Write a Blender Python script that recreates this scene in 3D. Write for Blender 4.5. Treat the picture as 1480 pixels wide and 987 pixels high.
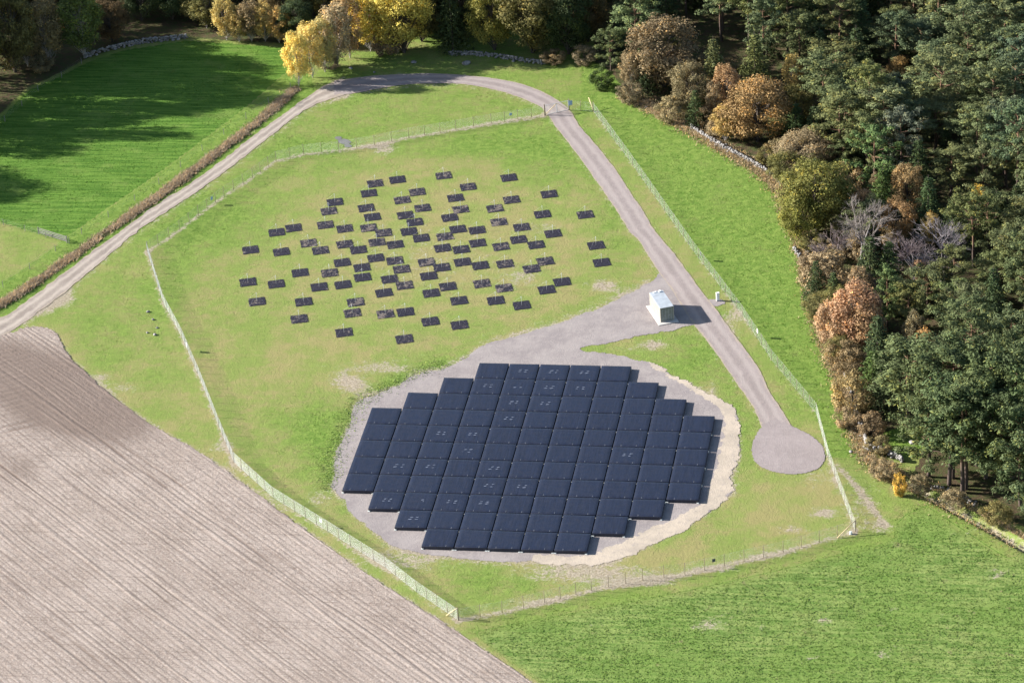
import bpy, bmesh, math, random
import numpy as np
from mathutils import Matrix, Vector

# ------------------------------------------------------------------ reset
for o in list(bpy.data.objects):
    bpy.data.objects.remove(o)
S = bpy.context.scene
COL = S.collection
RNG = np.random.default_rng(7)
random.seed(7)

# ------------------------------------------------------------------ camera (solved from the 5.15 m grid of antenna tiles)
F = 5058.05; CX, CY = 740.0, 493.5
RM = np.array([[0.98687656, 0.14989833, -0.0600429],
               [0.02166825, -0.4914058, -0.87066114],
               [-0.16001608, 0.85793405, -0.4882049]])
CAM = np.array([86.10648, -471.19363, 289.04])
cd = bpy.data.cameras.new('camera'); cam = bpy.data.objects.new('camera', cd); COL.objects.link(cam)
cd.sensor_fit = 'HORIZONTAL'; cd.sensor_width = 36.0; cd.lens = F * 36.0 / 1480.0
cd.clip_start = 1.0; cd.clip_end = 12000.0
m3 = Matrix((tuple(RM[0]), tuple(-RM[1]), tuple(-RM[2]))).transposed()
cam.matrix_world = Matrix.Translation(Vector(CAM)) @ m3.to_4x4()
S.camera = cam
S.render.resolution_x = 1024; S.render.resolution_y = 682

# ------------------------------------------------------------------ sky, sun, exposure
SUN_EL = math.radians(23.0); SUN_AZ = math.radians(177.2)      # math angle (from +x) of the direction TO the sun
w = bpy.data.worlds.new('World'); S.world = w; w.use_nodes = True
nt = w.node_tree; nt.nodes.clear()
sky = nt.nodes.new('ShaderNodeTexSky'); sky.sky_type = 'NISHITA'; sky.sun_disc = False
sky.sun_elevation = SUN_EL; sky.sun_rotation = math.radians(90.0) - SUN_AZ
sky.altitude = 200.0
bg = nt.nodes.new('ShaderNodeBackground'); bg.inputs[1].default_value = 0.070
wo = nt.nodes.new('ShaderNodeOutputWorld')
nt.links.new(sky.outputs[0], bg.inputs[0]); nt.links.new(bg.outputs[0], wo.inputs[0])
ld = bpy.data.lights.new('sun', 'SUN'); ld.energy = 5.0; ld.angle = math.radians(0.53); ld.color = (1.0, 0.955, 0.89)
sun = bpy.data.objects.new('sun', ld); COL.objects.link(sun)
sd = Vector((math.cos(SUN_EL) * math.cos(SUN_AZ), math.cos(SUN_EL) * math.sin(SUN_AZ), math.sin(SUN_EL)))
sun.rotation_euler = sd.to_track_quat('Z', 'Y').to_euler()
sun.location = (-200, 40, 150)
S.view_settings.view_transform = 'Standard'; S.view_settings.look = 'None'
S.view_settings.exposure = 1.74; S.view_settings.gamma = 1.0
S.render.engine = 'CYCLES'

# ------------------------------------------------------------------ pixel <-> ground
def px(u, v, z=0.0):
    u = np.atleast_1d(np.asarray(u, float)); v = np.atleast_1d(np.asarray(v, float))
    d = np.c_[(u - CX) / F, (v - CY) / F, np.ones(len(u))] @ RM
    return CAM + d * ((z - CAM[2]) / d[:, 2])[:, None]
def pts(lst, z=0.0):
    a = np.array(lst, float); return px(a[:, 0], a[:, 1], z)[:, :2]
def p1(u, v, z=0.0): return px(u, v, z)[0]
def uv_of(X):
    Y = (X - CAM) @ RM.T
    return CX + F * Y[:, 0] / Y[:, 2], CY + F * Y[:, 1] / Y[:, 2]
def crop(ox, oy, s, lst): return [(ox + x / s, oy + y / s) for x, y in lst]
S3 = 1480 / 300.0; S5 = 2.96; S18 = 1480 / 180.0

# ------------------------------------------------------------------ numpy noise
def vnoise(x, y, seed=0):
    xi = np.floor(x).astype(np.int64); yi = np.floor(y).astype(np.int64)
    fx = x - xi; fy = y - yi; fx = fx * fx * (3 - 2 * fx); fy = fy * fy * (3 - 2 * fy)
    def h(a, b):
        n = (a * 374761393 + b * 668265263 + seed * 974634777) & 0x7fffffff
        n = ((n ^ (n >> 13)) * 1274126177) & 0x7fffffff
        return ((n ^ (n >> 16)) & 0xffff) / 65535.0
    return (h(xi, yi) * (1 - fx) + h(xi + 1, yi) * fx) * (1 - fy) + (h(xi, yi + 1) * (1 - fx) + h(xi + 1, yi + 1) * fx) * fy
def fbm(x, y, seed=0, oct=4):
    r = 0; a = .5; t = 0
    for i in range(oct):
        r = r + a * vnoise(x * 2 ** i, y * 2 ** i, seed + i * 17); t += a; a *= .5
    return r / t
def inside(poly, x, y):
    c = np.zeros(len(x), bool); n = len(poly); j = n - 1
    for i in range(n):
        xi, yi = poly[i]; xj, yj = poly[j]
        k = ((yi > y) != (yj > y)) & (x < (xj - xi) * (y - yi) / ((yj - yi) if yj != yi else 1e-9) + xi)
        c ^= k; j = i
    return c
def seg_dist(line, x, y):
    d = np.full(len(x), 1e9)
    for (ax, ay), (bx, by) in zip(line[:-1], line[1:]):
        vx, vy = bx - ax, by - ay; L = vx * vx + vy * vy + 1e-9
        t = np.clip(((x - ax) * vx + (y - ay) * vy) / L, 0, 1)
        d = np.minimum(d, np.hypot(x - ax - t * vx, y - ay - t * vy))
    return d
def catmull(P, n=6, closed=False):
    P = np.asarray(P, float); out = []; N = len(P)
    rng = range(N) if closed else range(N - 1)
    for i in rng:
        if closed: a, b, c, d = P[i - 1], P[i], P[(i + 1) % N], P[(i + 2) % N]
        else: a, b, c, d = P[max(i - 1, 0)], P[i], P[i + 1], P[min(i + 2, N - 1)]
        for k in range(n):
            t = k / n
            out.append(.5 * ((2 * b) + (c - a) * t + (2 * a - 5 * b + 4 * c - d) * t * t + (-a + 3 * b - 3 * c + d) * t ** 3))
    if not closed: out.append(P[-1])
    return np.array(out)
def resample(P, step, closed=False):
    P = np.asarray(P, float)
    if closed: P = np.vstack([P, P[:1]])
    d = np.r_[0, np.cumsum(np.hypot(*np.diff(P, axis=0).T))]
    n = max(2, int(d[-1] / step))
    t = np.linspace(0, d[-1], n + 1)
    if closed: t = t[:-1]
    return np.c_[np.interp(t, d, P[:, 0]), np.interp(t, d, P[:, 1])]
def ragged(P, amp=.3, step=.35, seed=0, closed=True):
    Q = resample(catmull(P, 6, closed), step, closed)
    if closed: T = np.roll(Q, -1, 0) - np.roll(Q, 1, 0)
    else: T = np.gradient(Q, axis=0)
    T = T / (np.linalg.norm(T, axis=1)[:, None] + 1e-9)
    k = (fbm(Q[:, 0] * .55, Q[:, 1] * .55, seed, 4) - .5) * 2 * amp
    return Q + np.c_[-T[:, 1], T[:, 0]] * k[:, None]

# ------------------------------------------------------------------ object helpers
def mesh_np(name, V, Fq, attrs=None, smooth=False):
    """V (n,3), Fq list of faces arrays (m,k)."""
    me = bpy.data.meshes.new(name)
    V = np.asarray(V, np.float32)
    if isinstance(Fq, np.ndarray): Fq = [Fq]
    Fq = [f for f in Fq if len(f)]
    me.vertices.add(len(V)); me.vertices.foreach_set('co', V.ravel())
    tot = sum(f.size for f in Fq); nf = sum(len(f) for f in Fq)
    me.loops.add(tot); me.polygons.add(nf)
    me.loops.foreach_set('vertex_index', np.concatenate([f.ravel() for f in Fq]).astype(np.int32))
    lens = np.concatenate([np.full(len(f), f.shape[1]) for f in Fq])
    st = np.r_[0, np.cumsum(lens)[:-1]].astype(np.int32)
    me.polygons.foreach_set('loop_start', st)
    if smooth: me.polygons.foreach_set('use_smooth', np.ones(nf, bool))
    if attrs:
        for k, a in attrs.items():
            a = np.asarray(a, np.float32)
            if a.ndim == 1:
                at = me.attributes.new(k, 'FLOAT', 'POINT'); at.data.foreach_set('value', a)
            else:
                at = me.attributes.new(k, 'FLOAT_COLOR', 'POINT'); at.data.foreach_set('color', a.ravel())
    me.update(calc_edges=True); me.validate()
    return me
def ob(name, me, mat=None, parent=None):
    o = bpy.data.objects.new(name, me); COL.objects.link(o)
    if mat is not None and me is not None and not me.materials: me.materials.append(mat)
    if parent: o.parent = parent
    return o
def tag(o, label=None, cat=None, group=None, kind=None):
    if label: o['label'] = label
    if cat: o['category'] = cat
    if group: o['group'] = group
    if kind: o['kind'] = kind
    return o
def empty(name, loc, rz=0.0):
    o = bpy.data.objects.new(name, None); COL.objects.link(o)
    o.location = loc; o.rotation_euler = (0, 0, rz); o.empty_display_size = .5
    return o
class MB:
    """collects boxes / tubes / prisms into one mesh"""
    def __init__(s): s.v = []; s.f = []
    def add(s, V, Fs):
        b = len(s.v); s.v += [tuple(p) for p in V]; s.f += [tuple(b + i for i in f) for f in Fs]
    def box(s, c, d, rz=0.0):
        cx, cy, cz = c; hx, hy, hz = d[0] / 2, d[1] / 2, d[2] / 2; ca, sa = math.cos(rz), math.sin(rz)
        V = [(cx + x * ca - y * sa, cy + x * sa + y * ca, cz + z) for z in (-hz, hz) for x, y in ((-hx, -hy), (hx, -hy), (hx, hy), (-hx, hy))]
        s.add(V, [(3, 2, 1, 0), (4, 5, 6, 7), (0, 1, 5, 4), (1, 2, 6, 5), (2, 3, 7, 6), (3, 0, 4, 7)])
    def tube(s, a, b, ra, rb=None, n=6, cap=True):
        a = Vector(a); b = Vector(b); rb = ra if rb is None else rb
        d = (b - a).normalized(); u = d.orthogonal().normalized(); v = d.cross(u)
        V = []
        for P, r in ((a, ra), (b, rb)):
            for k in range(n):
                t = 2 * math.pi * k / n; V.append(P + u * (r * math.cos(t)) + v * (r * math.sin(t)))
        Fs = [(k, (k + 1) % n, n + (k + 1) % n, n + k) for k in range(n)]
        if cap: Fs += [tuple(reversed(range(n))), tuple(range(n, 2 * n))]
        s.add(V, Fs)
    def mesh(s, name, smooth=False):
        me = bpy.data.meshes.new(name); me.from_pydata(s.v, [], s.f); me.update()
        if smooth:
            for p in me.polygons: p.use_smooth = True
        return me
def bevel_mesh(me, w, seg=2):
    bm = bmesh.new(); bm.from_mesh(me)
    bmesh.ops.bevel(bm, geom=bm.edges[:], offset=w, segments=seg, profile=.5, affect='EDGES')
    bm.to_mesh(me); bm.free(); return me
def sheet(name, poly, z, mat, kind='structure', st=.2, amp=.5, seed=0):
    """fine grid cut to the outline; the rim crumbles with noise"""
    poly = np.asarray(poly); lo = poly.min(0) - 1; hi = poly.max(0) + 1
    A, B = np.meshgrid(np.arange(lo[0], hi[0], st), np.arange(lo[1], hi[1], st)); ny, nx = A.shape
    X = np.c_[A.ravel(), B.ravel()]; I = np.arange(nx * ny).reshape(ny, nx)
    Q = np.c_[I[:-1, :-1].ravel(), I[:-1, 1:].ravel(), I[1:, 1:].ravel(), I[1:, :-1].ravel()]
    c = X[Q].mean(1); L = [tuple(p) for p in poly]; ins = inside(L, c[:, 0], c[:, 1])
    sel = np.nonzero(ins | (seg_far(L, c) < amp * 1.3))[0]
    d = seg_dist(L + L[:1], c[sel, 0], c[sel, 1]) * np.where(ins[sel], 1, -1)
    n = fbm(c[sel, 0] * .8, c[sel, 1] * .8, seed + 3, 5) - .5
    k = sel[d + n * 2.2 * amp > 0]; Q = Q[k]; used = np.unique(Q); mp = np.full(len(X), -1); mp[used] = np.arange(len(used))
    V = np.c_[X[used], np.full(len(used), z)]
    o = ob(name, mesh_np(name, V, mp[Q]), mat); tag(o, kind=kind); return o
def seg_far(L, c):
    P = np.array(L); out = np.full(len(c), 9.0); g = {}
    for p in resample(P, .6, True): g.setdefault((int(p[0] // 2), int(p[1] // 2)), 1)
    ci = (c // 2).astype(int)
    keys = set((a + x, b + y) for a, b in g for x in (-1, 0, 1) for y in (-1, 0, 1))
    code = ci[:, 0] * 100003 + ci[:, 1]; ok = np.isin(code, np.array([a * 100003 + b for a, b in keys])); out[ok] = 0.0
    return out
def ordw(n):
    wds = ['', 'first', 'second', 'third', 'fourth', 'fifth', 'sixth', 'seventh', 'eighth', 'ninth', 'tenth', 'eleventh', 'twelfth']
    if n < len(wds): return wds[n]
    return '%d%s' % (n, 'th' if 10 <= n % 100 <= 20 else {1: 'st', 2: 'nd', 3: 'rd'}.get(n % 10, 'th'))

# ------------------------------------------------------------------ materials
class NT:
    def __init__(s, name):
        s.m = bpy.data.materials.new(name); s.m.use_nodes = True; s.t = s.m.node_tree; s.t.nodes.clear()
    def n(s, typ, ins=None, **kw):
        k = s.t.nodes.new(typ)
        for a, b in kw.items(): setattr(k, a, b)
        if ins:
            for a, b in ins.items():
                if isinstance(b, bpy.types.NodeSocket): s.t.links.new(b, k.inputs[a])
                else: k.inputs[a].default_value = b
        return k
    def coord(s): return s.n('ShaderNodeTexCoord').outputs['Object']
    def pos(s): return s.n('ShaderNodeNewGeometry').outputs['Position']
    def noise(s, vec, scale, detail=4, rough=.55, out=0):
        return s.n('ShaderNodeTexNoise', {'Vector': vec, 'Scale': scale, 'Detail': detail, 'Roughness': rough}).outputs[out]
    def mapv(s, vec, scale=(1, 1, 1), rot=(0, 0, 0), loc=(0, 0, 0)):
        return s.n('ShaderNodeMapping', {'Vector': vec, 'Scale': scale, 'Rotation': rot, 'Location': loc}).outputs[0]
    def math(s, op, a, b=None, clamp=False):
        d = {0: a}
        if b is not None: d[1] = b
        return s.n('ShaderNodeMath', d, operation=op, use_clamp=clamp).outputs[0]
    def ramp(s, v, lo, hi, a=0.0, b=1.0, smooth=True):
        return s.n('ShaderNodeMapRange', {'Value': v, 'From Min': lo, 'From Max': hi, 'To Min': a, 'To Max': b},
                   interpolation_type='SMOOTHSTEP' if smooth else 'LINEAR').outputs[0]
    def mix(s, f, a, b, mode='MIX'):
        k = s.n('ShaderNodeMix', data_type='RGBA', blend_type=mode)
        for i, v in ((0, f), (6, a), (7, b)):
            if isinstance(v, bpy.types.NodeSocket): s.t.links.new(v, k.inputs[i])
            elif i == 0: k.inputs[0].default_value = v
            else: k.inputs[i].default_value = (*v, 1) if len(v) == 3 else v
        return k.outputs[2]
    def out(s, color, rough=.9, spec=.2, bump=None, bstr=.5, bdist=.1, metal=0.0, transl=None):
        b = s.n('ShaderNodeBsdfPrincipled', {'Roughness': rough, 'Metallic': metal, 'Specular IOR Level': spec})
        if isinstance(color, bpy.types.NodeSocket): s.t.links.new(color, b.inputs['Base Color'])
        else: b.inputs['Base Color'].default_value = (*color, 1)
        if bump is not None:
            k = s.n('ShaderNodeBump', {'Height': bump, 'Strength': bstr, 'Distance': bdist}); s.t.links.new(k.outputs[0], b.inputs['Normal'])
        sh = b.outputs[0]
        if transl is not None:
            tr = s.n('ShaderNodeBsdfTranslucent')
            if isinstance(color, bpy.types.NodeSocket): s.t.links.new(color, tr.inputs[0])
            mx = s.n('ShaderNodeMixShader', {0: transl}); s.t.links.new(sh, mx.inputs[1]); s.t.links.new(tr.outputs[0], mx.inputs[2]); sh = mx.outputs[0]
        o = s.n('ShaderNodeOutputMaterial'); s.t.links.new(sh, o.inputs[0])
        return s.m

def mat_ground(name='meadow', gain=1.0, transl=None):
    t = NT(name); P = t.pos()
    a = t.n('ShaderNodeAttribute', attribute_name='mask'); sp = t.n('ShaderNodeSeparateColor', {0: a.outputs['Color']})
    lush, bare, litter, field = sp.outputs[0], sp.outputs[1], sp.outputs[2], a.outputs['Alpha']
    n0 = t.noise(P, .045, 3, .5); n1 = t.noise(P, .16, 6, .65); n2 = t.noise(P, .75, 6, .7); n3 = t.noise(P, 2.4, 5, .75); n4 = t.noise(P, 5.5, 4, .75)
    st1 = t.noise(t.mapv(P, (.35, 2.6, 1), (0, 0, math.radians(52))), 1.0, 5, .7)
    st2 = t.noise(t.mapv(P, (.10, 1.5, 1), (0, 0, math.radians(-28))), 1.0, 5, .68)
    st3 = t.noise(t.mapv(P, (.10, 1.7, 1), (0, 0, math.radians(-50))), 1.0, 5, .68)
    fine = t.math('ADD', t.math('MULTIPLY', n4, .55), t.math('MULTIPLY', n3, .45))
    l = t.math('ADD', lush, t.math('MULTIPLY', t.math('SUBTRACT', n1, .5), 1.1))
    l = t.math('ADD', l, t.math('MULTIPLY', t.math('SUBTRACT', n2, .5), 1.3))
    l = t.math('ADD', l, t.math('MULTIPLY', t.math('SUBTRACT', st1, .5), .7))
    l = t.math('ADD', l, t.math('MULTIPLY', t.math('SUBTRACT', n3, .5), .9))
    lf = t.ramp(l, .15, .90, smooth=False)
    dry = t.mix(t.ramp(n1, .40, .60), (.220, .200, .082), (.182, .205, .062))
    grn = t.mix(t.ramp(n2, .40, .62), (.092, .160, .026), (.150, .215, .045))
    c = t.mix(lf, dry, grn)
    deep = t.mix(t.ramp(st3, .41, .59), (.048, .112, .014), (.098, .178, .028))
    deep = t.mix(t.math('MULTIPLY', t.ramp(n1, .50, .68), .5), deep, (.135, .185, .045))
    cool = t.mix(t.ramp(t.math('ADD', t.math('MULTIPLY', st2, .6), t.math('MULTIPLY', n2, .4)), .43, .57), (.092, .152, .034), (.175, .225, .066))
    cool = t.mix(t.math('MULTIPLY', t.ramp(n0, .45, .62), .55), cool, (.105, .172, .034))
    cool = t.mix(t.math('MULTIPLY', t.ramp(n1, .56, .72), .45), cool, (.175, .190, .070))
    cool = t.mix(t.math('MULTIPLY', t.ramp(t.noise(P, .33, 5, .7), .62, .70), .7), cool, (.20, .165, .095))
    pdk = t.n('ShaderNodeMath', {0: t.math('SUBTRACT', field, .42), 1: .0}, operation='COMPARE'); pdk.inputs[2].default_value = .012
    c = t.mix(t.ramp(t.math('ADD', field, t.math('MULTIPLY', t.math('SUBTRACT', n2, .5), .8)), .15, .85), c, cool)
    c = t.mix(pdk.outputs[0], c, deep)
    # blades: lit tips, dead stems, dark gaps
    c = t.mix(t.math('MULTIPLY', t.ramp(fine, .54, .70), .45), c, (.225, .235, .095))
    c = t.mix(t.math('MULTIPLY', t.ramp(fine, .47, .33), .38), c, (.050, .080, .018))
    c = t.mix(t.math('MULTIPLY', t.ramp(t.noise(P, 1.2, 6, .8), .58, .70), .22), c, (.065, .110, .020))
    bsoil = t.mix(t.ramp(n3, .36, .64), (.205, .165, .120), (.345, .295, .235))
    bb = t.math('ADD', bare, t.math('MULTIPLY', t.math('SUBTRACT', n2, .52), 1.5))
    bb = t.math('ADD', bb, t.math('MULTIPLY', t.math('SUBTRACT', n3, .5), 1.1))
    bb = t.math('MULTIPLY', bb, t.ramp(bare, .03, .22))
    c = t.mix(t.math('MULTIPLY', t.ramp(bb, .26, .70), .92), c, bsoil)
    lit = t.mix(t.ramp(n2, .4, .6), (.070, .050, .030), (.052, .064, .022))
    lit = t.mix(t.ramp(n3, .55, .75), lit, (.13, .085, .048))
    c = t.mix(t.ramp(t.math('ADD', litter, t.math('MULTIPLY', t.math('SUBTRACT', n2, .5), .9)), .35, .65), c, lit)
    h = t.math('ADD', t.math('MULTIPLY', n3, .6), t.math('MULTIPLY', n4, .4))
    h = t.math('ADD', h, t.math('MULTIPLY', n2, .6))
    c = t.mix(1.0, c, (gain, gain, gain), 'MULTIPLY')
    if transl: return t.out(c, .95, .05, transl=transl)
    return t.out(c, .95, .08, h, .7, .3)
def mat_gravel(name, c0, c1, c2, wheel=False):
    t = NT(name); P = t.pos()
    n1 = t.noise(P, .22, 5, .6); n2 = t.noise(P, 1.1, 5, .65); n3 = t.noise(P, 5.0, 4, .7)
    c = t.mix(t.ramp(n1, .35, .65), c0, c1)
    c = t.mix(t.math('MULTIPLY', t.ramp(n2, .48, .72), .55), c, c2)
    c = t.mix(t.math('MULTIPLY', t.ramp(n3, .55, .8), .35), c, tuple(x * .55 for x in c0))
    if wheel:
        a = t.n('ShaderNodeAttribute', attribute_name='across').outputs['Fac']
        ab = t.math('ABSOLUTE', t.math('ADD', a, t.math('MULTIPLY', t.math('SUBTRACT', t.noise(P, .5, 3), .5), .35)))
        band = t.math('MULTIPLY', t.ramp(ab, .2, .42), t.ramp(ab, .75, .5))
        c = t.mix(t.math('MULTIPLY', band, .6), c, c2)
        cen = t.math('MULTIPLY', t.ramp(ab, .28, .08), t.ramp(n2, .35, .6))
        c = t.mix(t.math('MULTIPLY', cen, .35), c, tuple(x * .6 for x in c0))
        edge = t.ramp(t.math('ADD', ab, t.math('MULTIPLY', t.math('SUBTRACT', n2, .5), .5)), .82, 1.02)
        c = t.mix(t.math('MULTIPLY', edge, .8), c, (.30, .25, .185))
    return t.out(c, .95, .1, t.math('ADD', n3, n2), .5, .12)
def mat_soil():
    t = NT('ploughed_soil'); P = t.pos()
    a = t.n('ShaderNodeAttribute', attribute_name='mask'); sp = t.n('ShaderNodeSeparateColor', {0: a.outputs['Color']})
    n1 = t.noise(P, .09, 4, .6); n2 = t.noise(P, .8, 5, .7); n3 = t.noise(P, 3.4, 5, .75)
    cr = t.noise(t.mapv(P, (.10, 2.2, 1), (0, 0, math.radians(-37))), 1.0, 3, .6)
    al = t.noise(t.mapv(P, (.06, 3.0, 1), (0, 0, math.radians(46))), 1.0, 4, .7)
    c = t.mix(t.ramp(n1, .35, .65), (.258, .210, .178), (.315, .262, .226))
    c = t.mix(t.math('MULTIPLY', t.ramp(n3, .50, .66), .75), c, (.39, .352, .318))
    c = t.mix(t.math('MULTIPLY', t.ramp(n3, .48, .34), .7), c, (.12, .095, .078))
    c = t.mix(t.math('MULTIPLY', t.ramp(al, .55, .75), .5), c, (.15, .12, .10))
    c = t.mix(t.math('MULTIPLY', t.ramp(cr, .57, .66), .40), c, (.13, .10, .082))
    c = t.mix(t.math('MULTIPLY', sp.outputs[1], .6), c, (.115, .088, .075))       # furrow shading painted in as dark lines along the bottoms
    wet = t.math('ADD', sp.outputs[0], t.math('MULTIPLY', t.math('SUBTRACT', n2, .5), .35))
    c = t.mix(t.math('MULTIPLY', t.ramp(wet, .25, .8), .8), c, (.135, .102, .085))
    return t.out(c, .97, .05, t.math('ADD', n3, t.math('MULTIPLY', n2, .7)), .8, .16)
def mat_leaf(name, transl=.18, var=.5):
    t = NT(name)
    oc = t.n('ShaderNodeObjectInfo')
    a = t.n('ShaderNodeAttribute', attribute_name='tint').outputs['Fac']
    nz = t.noise(t.coord(), .55, 3, .6)
    f = t.math('ADD', t.math('MULTIPLY', a, var), t.math('MULTIPLY', nz, 1.0))
    f = t.math('ADD', f, .5 - var * .5)
    c = t.mix(1.0, oc.outputs['Color'], t.n('ShaderNodeCombineColor', {0: f, 1: f, 2: f}).outputs[0], 'MULTIPLY')
    c = t.mix(t.ramp(a, .80, .98), c, t.mix(1.0, c, (1.5, 1.2, .8), 'MULTIPLY'))
    return t.out(c, .75, .15, transl=transl)
def mat_plain(name, c, rough=.8, spec=.3, var=.25, scale=6.0, metal=0.0, bump=.3, bd=.02):
    t = NT(name); P = t.coord()
    n = t.noise(P, scale, 4, .65)
    col = t.mix(t.ramp(n, .3, .7), tuple(x * (1 - var) for x in c), tuple(min(1, x * (1 + var)) for x in c))
    return t.out(col, rough, spec, n, bump, bd, metal)
def mat_bark(name, lo, hi):
    t = NT(name); P = t.coord()
    z = t.n('ShaderNodeSeparateXYZ', {0: P}).outputs[2]
    n = t.noise(t.mapv(P, (6, 6, 2)), 1.0, 4, .7)
    c = t.mix(t.ramp(z, 3.0, 8.0), lo, hi)
    c = t.mix(t.math('MULTIPLY', t.ramp(n, .5, .7), .6), c, tuple(x * .4 for x in lo))
    return t.out(c, .9, .1, n, .5, .05)
def mat_tile():
    t = NT('black_tarpaulin'); P = t.coord(); oi = t.n('ShaderNodeObjectInfo')
    off = t.n('ShaderNodeVectorMath', {0: P, 1: t.n('ShaderNodeCombineXYZ', {0: t.math('MULTIPLY', oi.outputs['Random'], 37.0), 1: t.math('MULTIPLY', oi.outputs['Random'], 91.0), 2: 0.0}).outputs[0]}).outputs[0]
    st = t.noise(t.mapv(off, (5.0, .25, .25)), 1.0, 3, .6)
    sx = t.n('ShaderNodeSeparateXYZ', {0: P})
    cells = t.math('PINGPONG', sx.outputs[0], .625); cells2 = t.math('PINGPONG', sx.outputs[1], .625)
    line = t.math('MAXIMUM', t.ramp(cells, .05, .0), t.ramp(cells2, .05, .0))
    n = t.noise(off, 1.3, 4, .6); dust = t.noise(off, 3.5, 5, .75)
    c = t.mix(t.ramp(st, .35, .68), (.0040, .0064, .018), (.0076, .0112, .029))
    c = t.mix(t.math('MULTIPLY', line, .22), c, (.026, .033, .055))
    c = t.mix(t.math('MULTIPLY', t.ramp(dust, .60, .80), .35), c, (.05, .05, .055))
    c = t.mix(t.math('MULTIPLY', t.ramp(oi.outputs['Random'], .0, 1.0), .35), c, (.008, .0125, .030))
    h = t.math('ADD', t.math('MULTIPLY', n, .7), t.math('MULTIPLY', st, .5))
    return t.out(c, t.ramp(n, .3, .7, .42, .56), .45, h, .4, .05)
def mat_mat():
    t = NT('ground_plane_mesh'); P = t.coord(); oi = t.n('ShaderNodeObjectInfo')
    off = t.n('ShaderNodeVectorMath', {0: P, 1: t.n('ShaderNodeCombineXYZ', {0: t.math('MULTIPLY', oi.outputs['Random'], 53.0), 1: t.math('MULTIPLY', oi.outputs['Random'], 29.0), 2: 0.0}).outputs[0]}).outputs[0]
    n = t.noise(off, .75, 4, .65); n2 = t.noise(off, 2.6, 5, .75)
    c = t.mix(t.ramp(n2, .35, .7), (.0085, .008, .0145), (.022, .020, .034))
    s = t.math('ADD', t.math('MULTIPLY', n, .6), t.math('MULTIPLY', n2, .55))
    s = t.math('ADD', s, t.math('MULTIPLY', t.math('SUBTRACT', oi.outputs['Random'], .5), .12))
    c = t.mix(t.math('MULTIPLY', t.ramp(s, .61, .74), .8), c, (.20, .165, .135))
    return t.out(c, .8, .2, n2, .4, .03)

M = {}
M['ground'] = mat_ground()
M['blades'] = mat_ground('grass_blades', 1.25, .5)
M['gravel'] = mat_gravel('grey_gravel', (.205, .180, .176), (.250, .222, .212), (.29, .258, .24))
M['road'] = mat_gravel('road_gravel', (.222, .188, .178), (.252, .214, .204), (.292, .255, .238), True)
M['road2'] = mat_gravel('turning_gravel', (.218, .186, .180), (.245, .210, .204), (.28, .246, .235))
M['track'] = mat_gravel('dirt_track', (.215, .180, .155), (.275, .235, .20), (.36, .315, .27), True)
M['sand'] = mat_gravel('pale_sand', (.31, .265, .215), (.385, .325, .26), (.25, .222, .20))
M['soil'] = mat_soil()
M['leaf'] = mat_leaf('leaves'); M['needle'] = mat_leaf('needles', .08, .5)
M['bark_pine'] = mat_bark('pine_bark', (.085, .065, .055), (.19, .115, .075))
M['bark_dark'] = mat_bark('dark_bark', (.07, .058, .048), (.09, .075, .062))
M['bark_birch'] = mat_bark('birch_bark', (.36, .33, .30), (.30, .25, .22))
M['bark_grey'] = mat_bark('grey_bark', (.22, .20, .195), (.25, .225, .22))
M['stone'] = mat_plain('field_stone', (.20, .19, .182), .9, .2, .5, 1.2)
M['wire'] = mat_plain('galvanised_wire', (.36, .40, .35), .55, .4, .1, 3.0)
M['brightwire'] = mat_plain('bright_galvanised_wire', (.60, .64, .58), .5, .4, .08, 3.0)  # same wire in a brighter tone
M['palewire'] = mat_plain('pale_galvanised_wire', (.74, .76, .72), .5, .4, .06, 3.0)
M['wood'] = mat_plain('new_timber', (.52, .40, .25), .8, .2, .25, 3.0)
M['post'] = mat_plain('weathered_post', (.20, .16, .12), .85, .2, .3, 3.0)
M['steel'] = mat_plain('grey_steel', (.42, .44, .45), .5, .4, .12, 2.0)
M['tile'] = mat_tile(); M['mat'] = mat_mat()
M['concrete'] = mat_plain('pale_concrete', (.40, .385, .36), .85, .25, .12, 1.6)
M['white'] = mat_plain('white_paint', (.74, .76, .76), .55, .4, .06, 1.5)
M['cream'] = mat_plain('cream_paint', (.30, .285, .25), .55, .4, .10, .9)
M['roof'] = mat_plain('pale_roof', (.33, .36, .39), .5, .4, .14, .8)
M['dark'] = mat_plain('dark_panel', (.045, .05, .055), .6, .3, .2, 2.0)
M['shadedoor'] = mat_plain('shaded_end_door', (.20, .215, .20), .6, .3, .15, 1.0)  # shade of the end face put into the door colour, darker than the walls
M['mark'] = mat_plain('pale_mark_tone', (.13, .15, .20), .6, .4, .45, 4.0)  # bluish pale patches on some tile covers
M['cord'] = mat_plain('pale_cord', (.13, .14, .165), .7, .3, .2, 4.0)
M['foot'] = mat_plain('white_foot_block', (.62, .64, .60), .7, .3, .1, 4.0)
M['blue'] = mat_plain('blue_sign', (.30, .42, .62), .5, .4, .05, 4.0)
M['straw'] = mat_leaf('dry_stems', .15, .8)
M['water'] = NT('puddle_water').out((.13, .125, .115), .3, .5)

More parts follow.
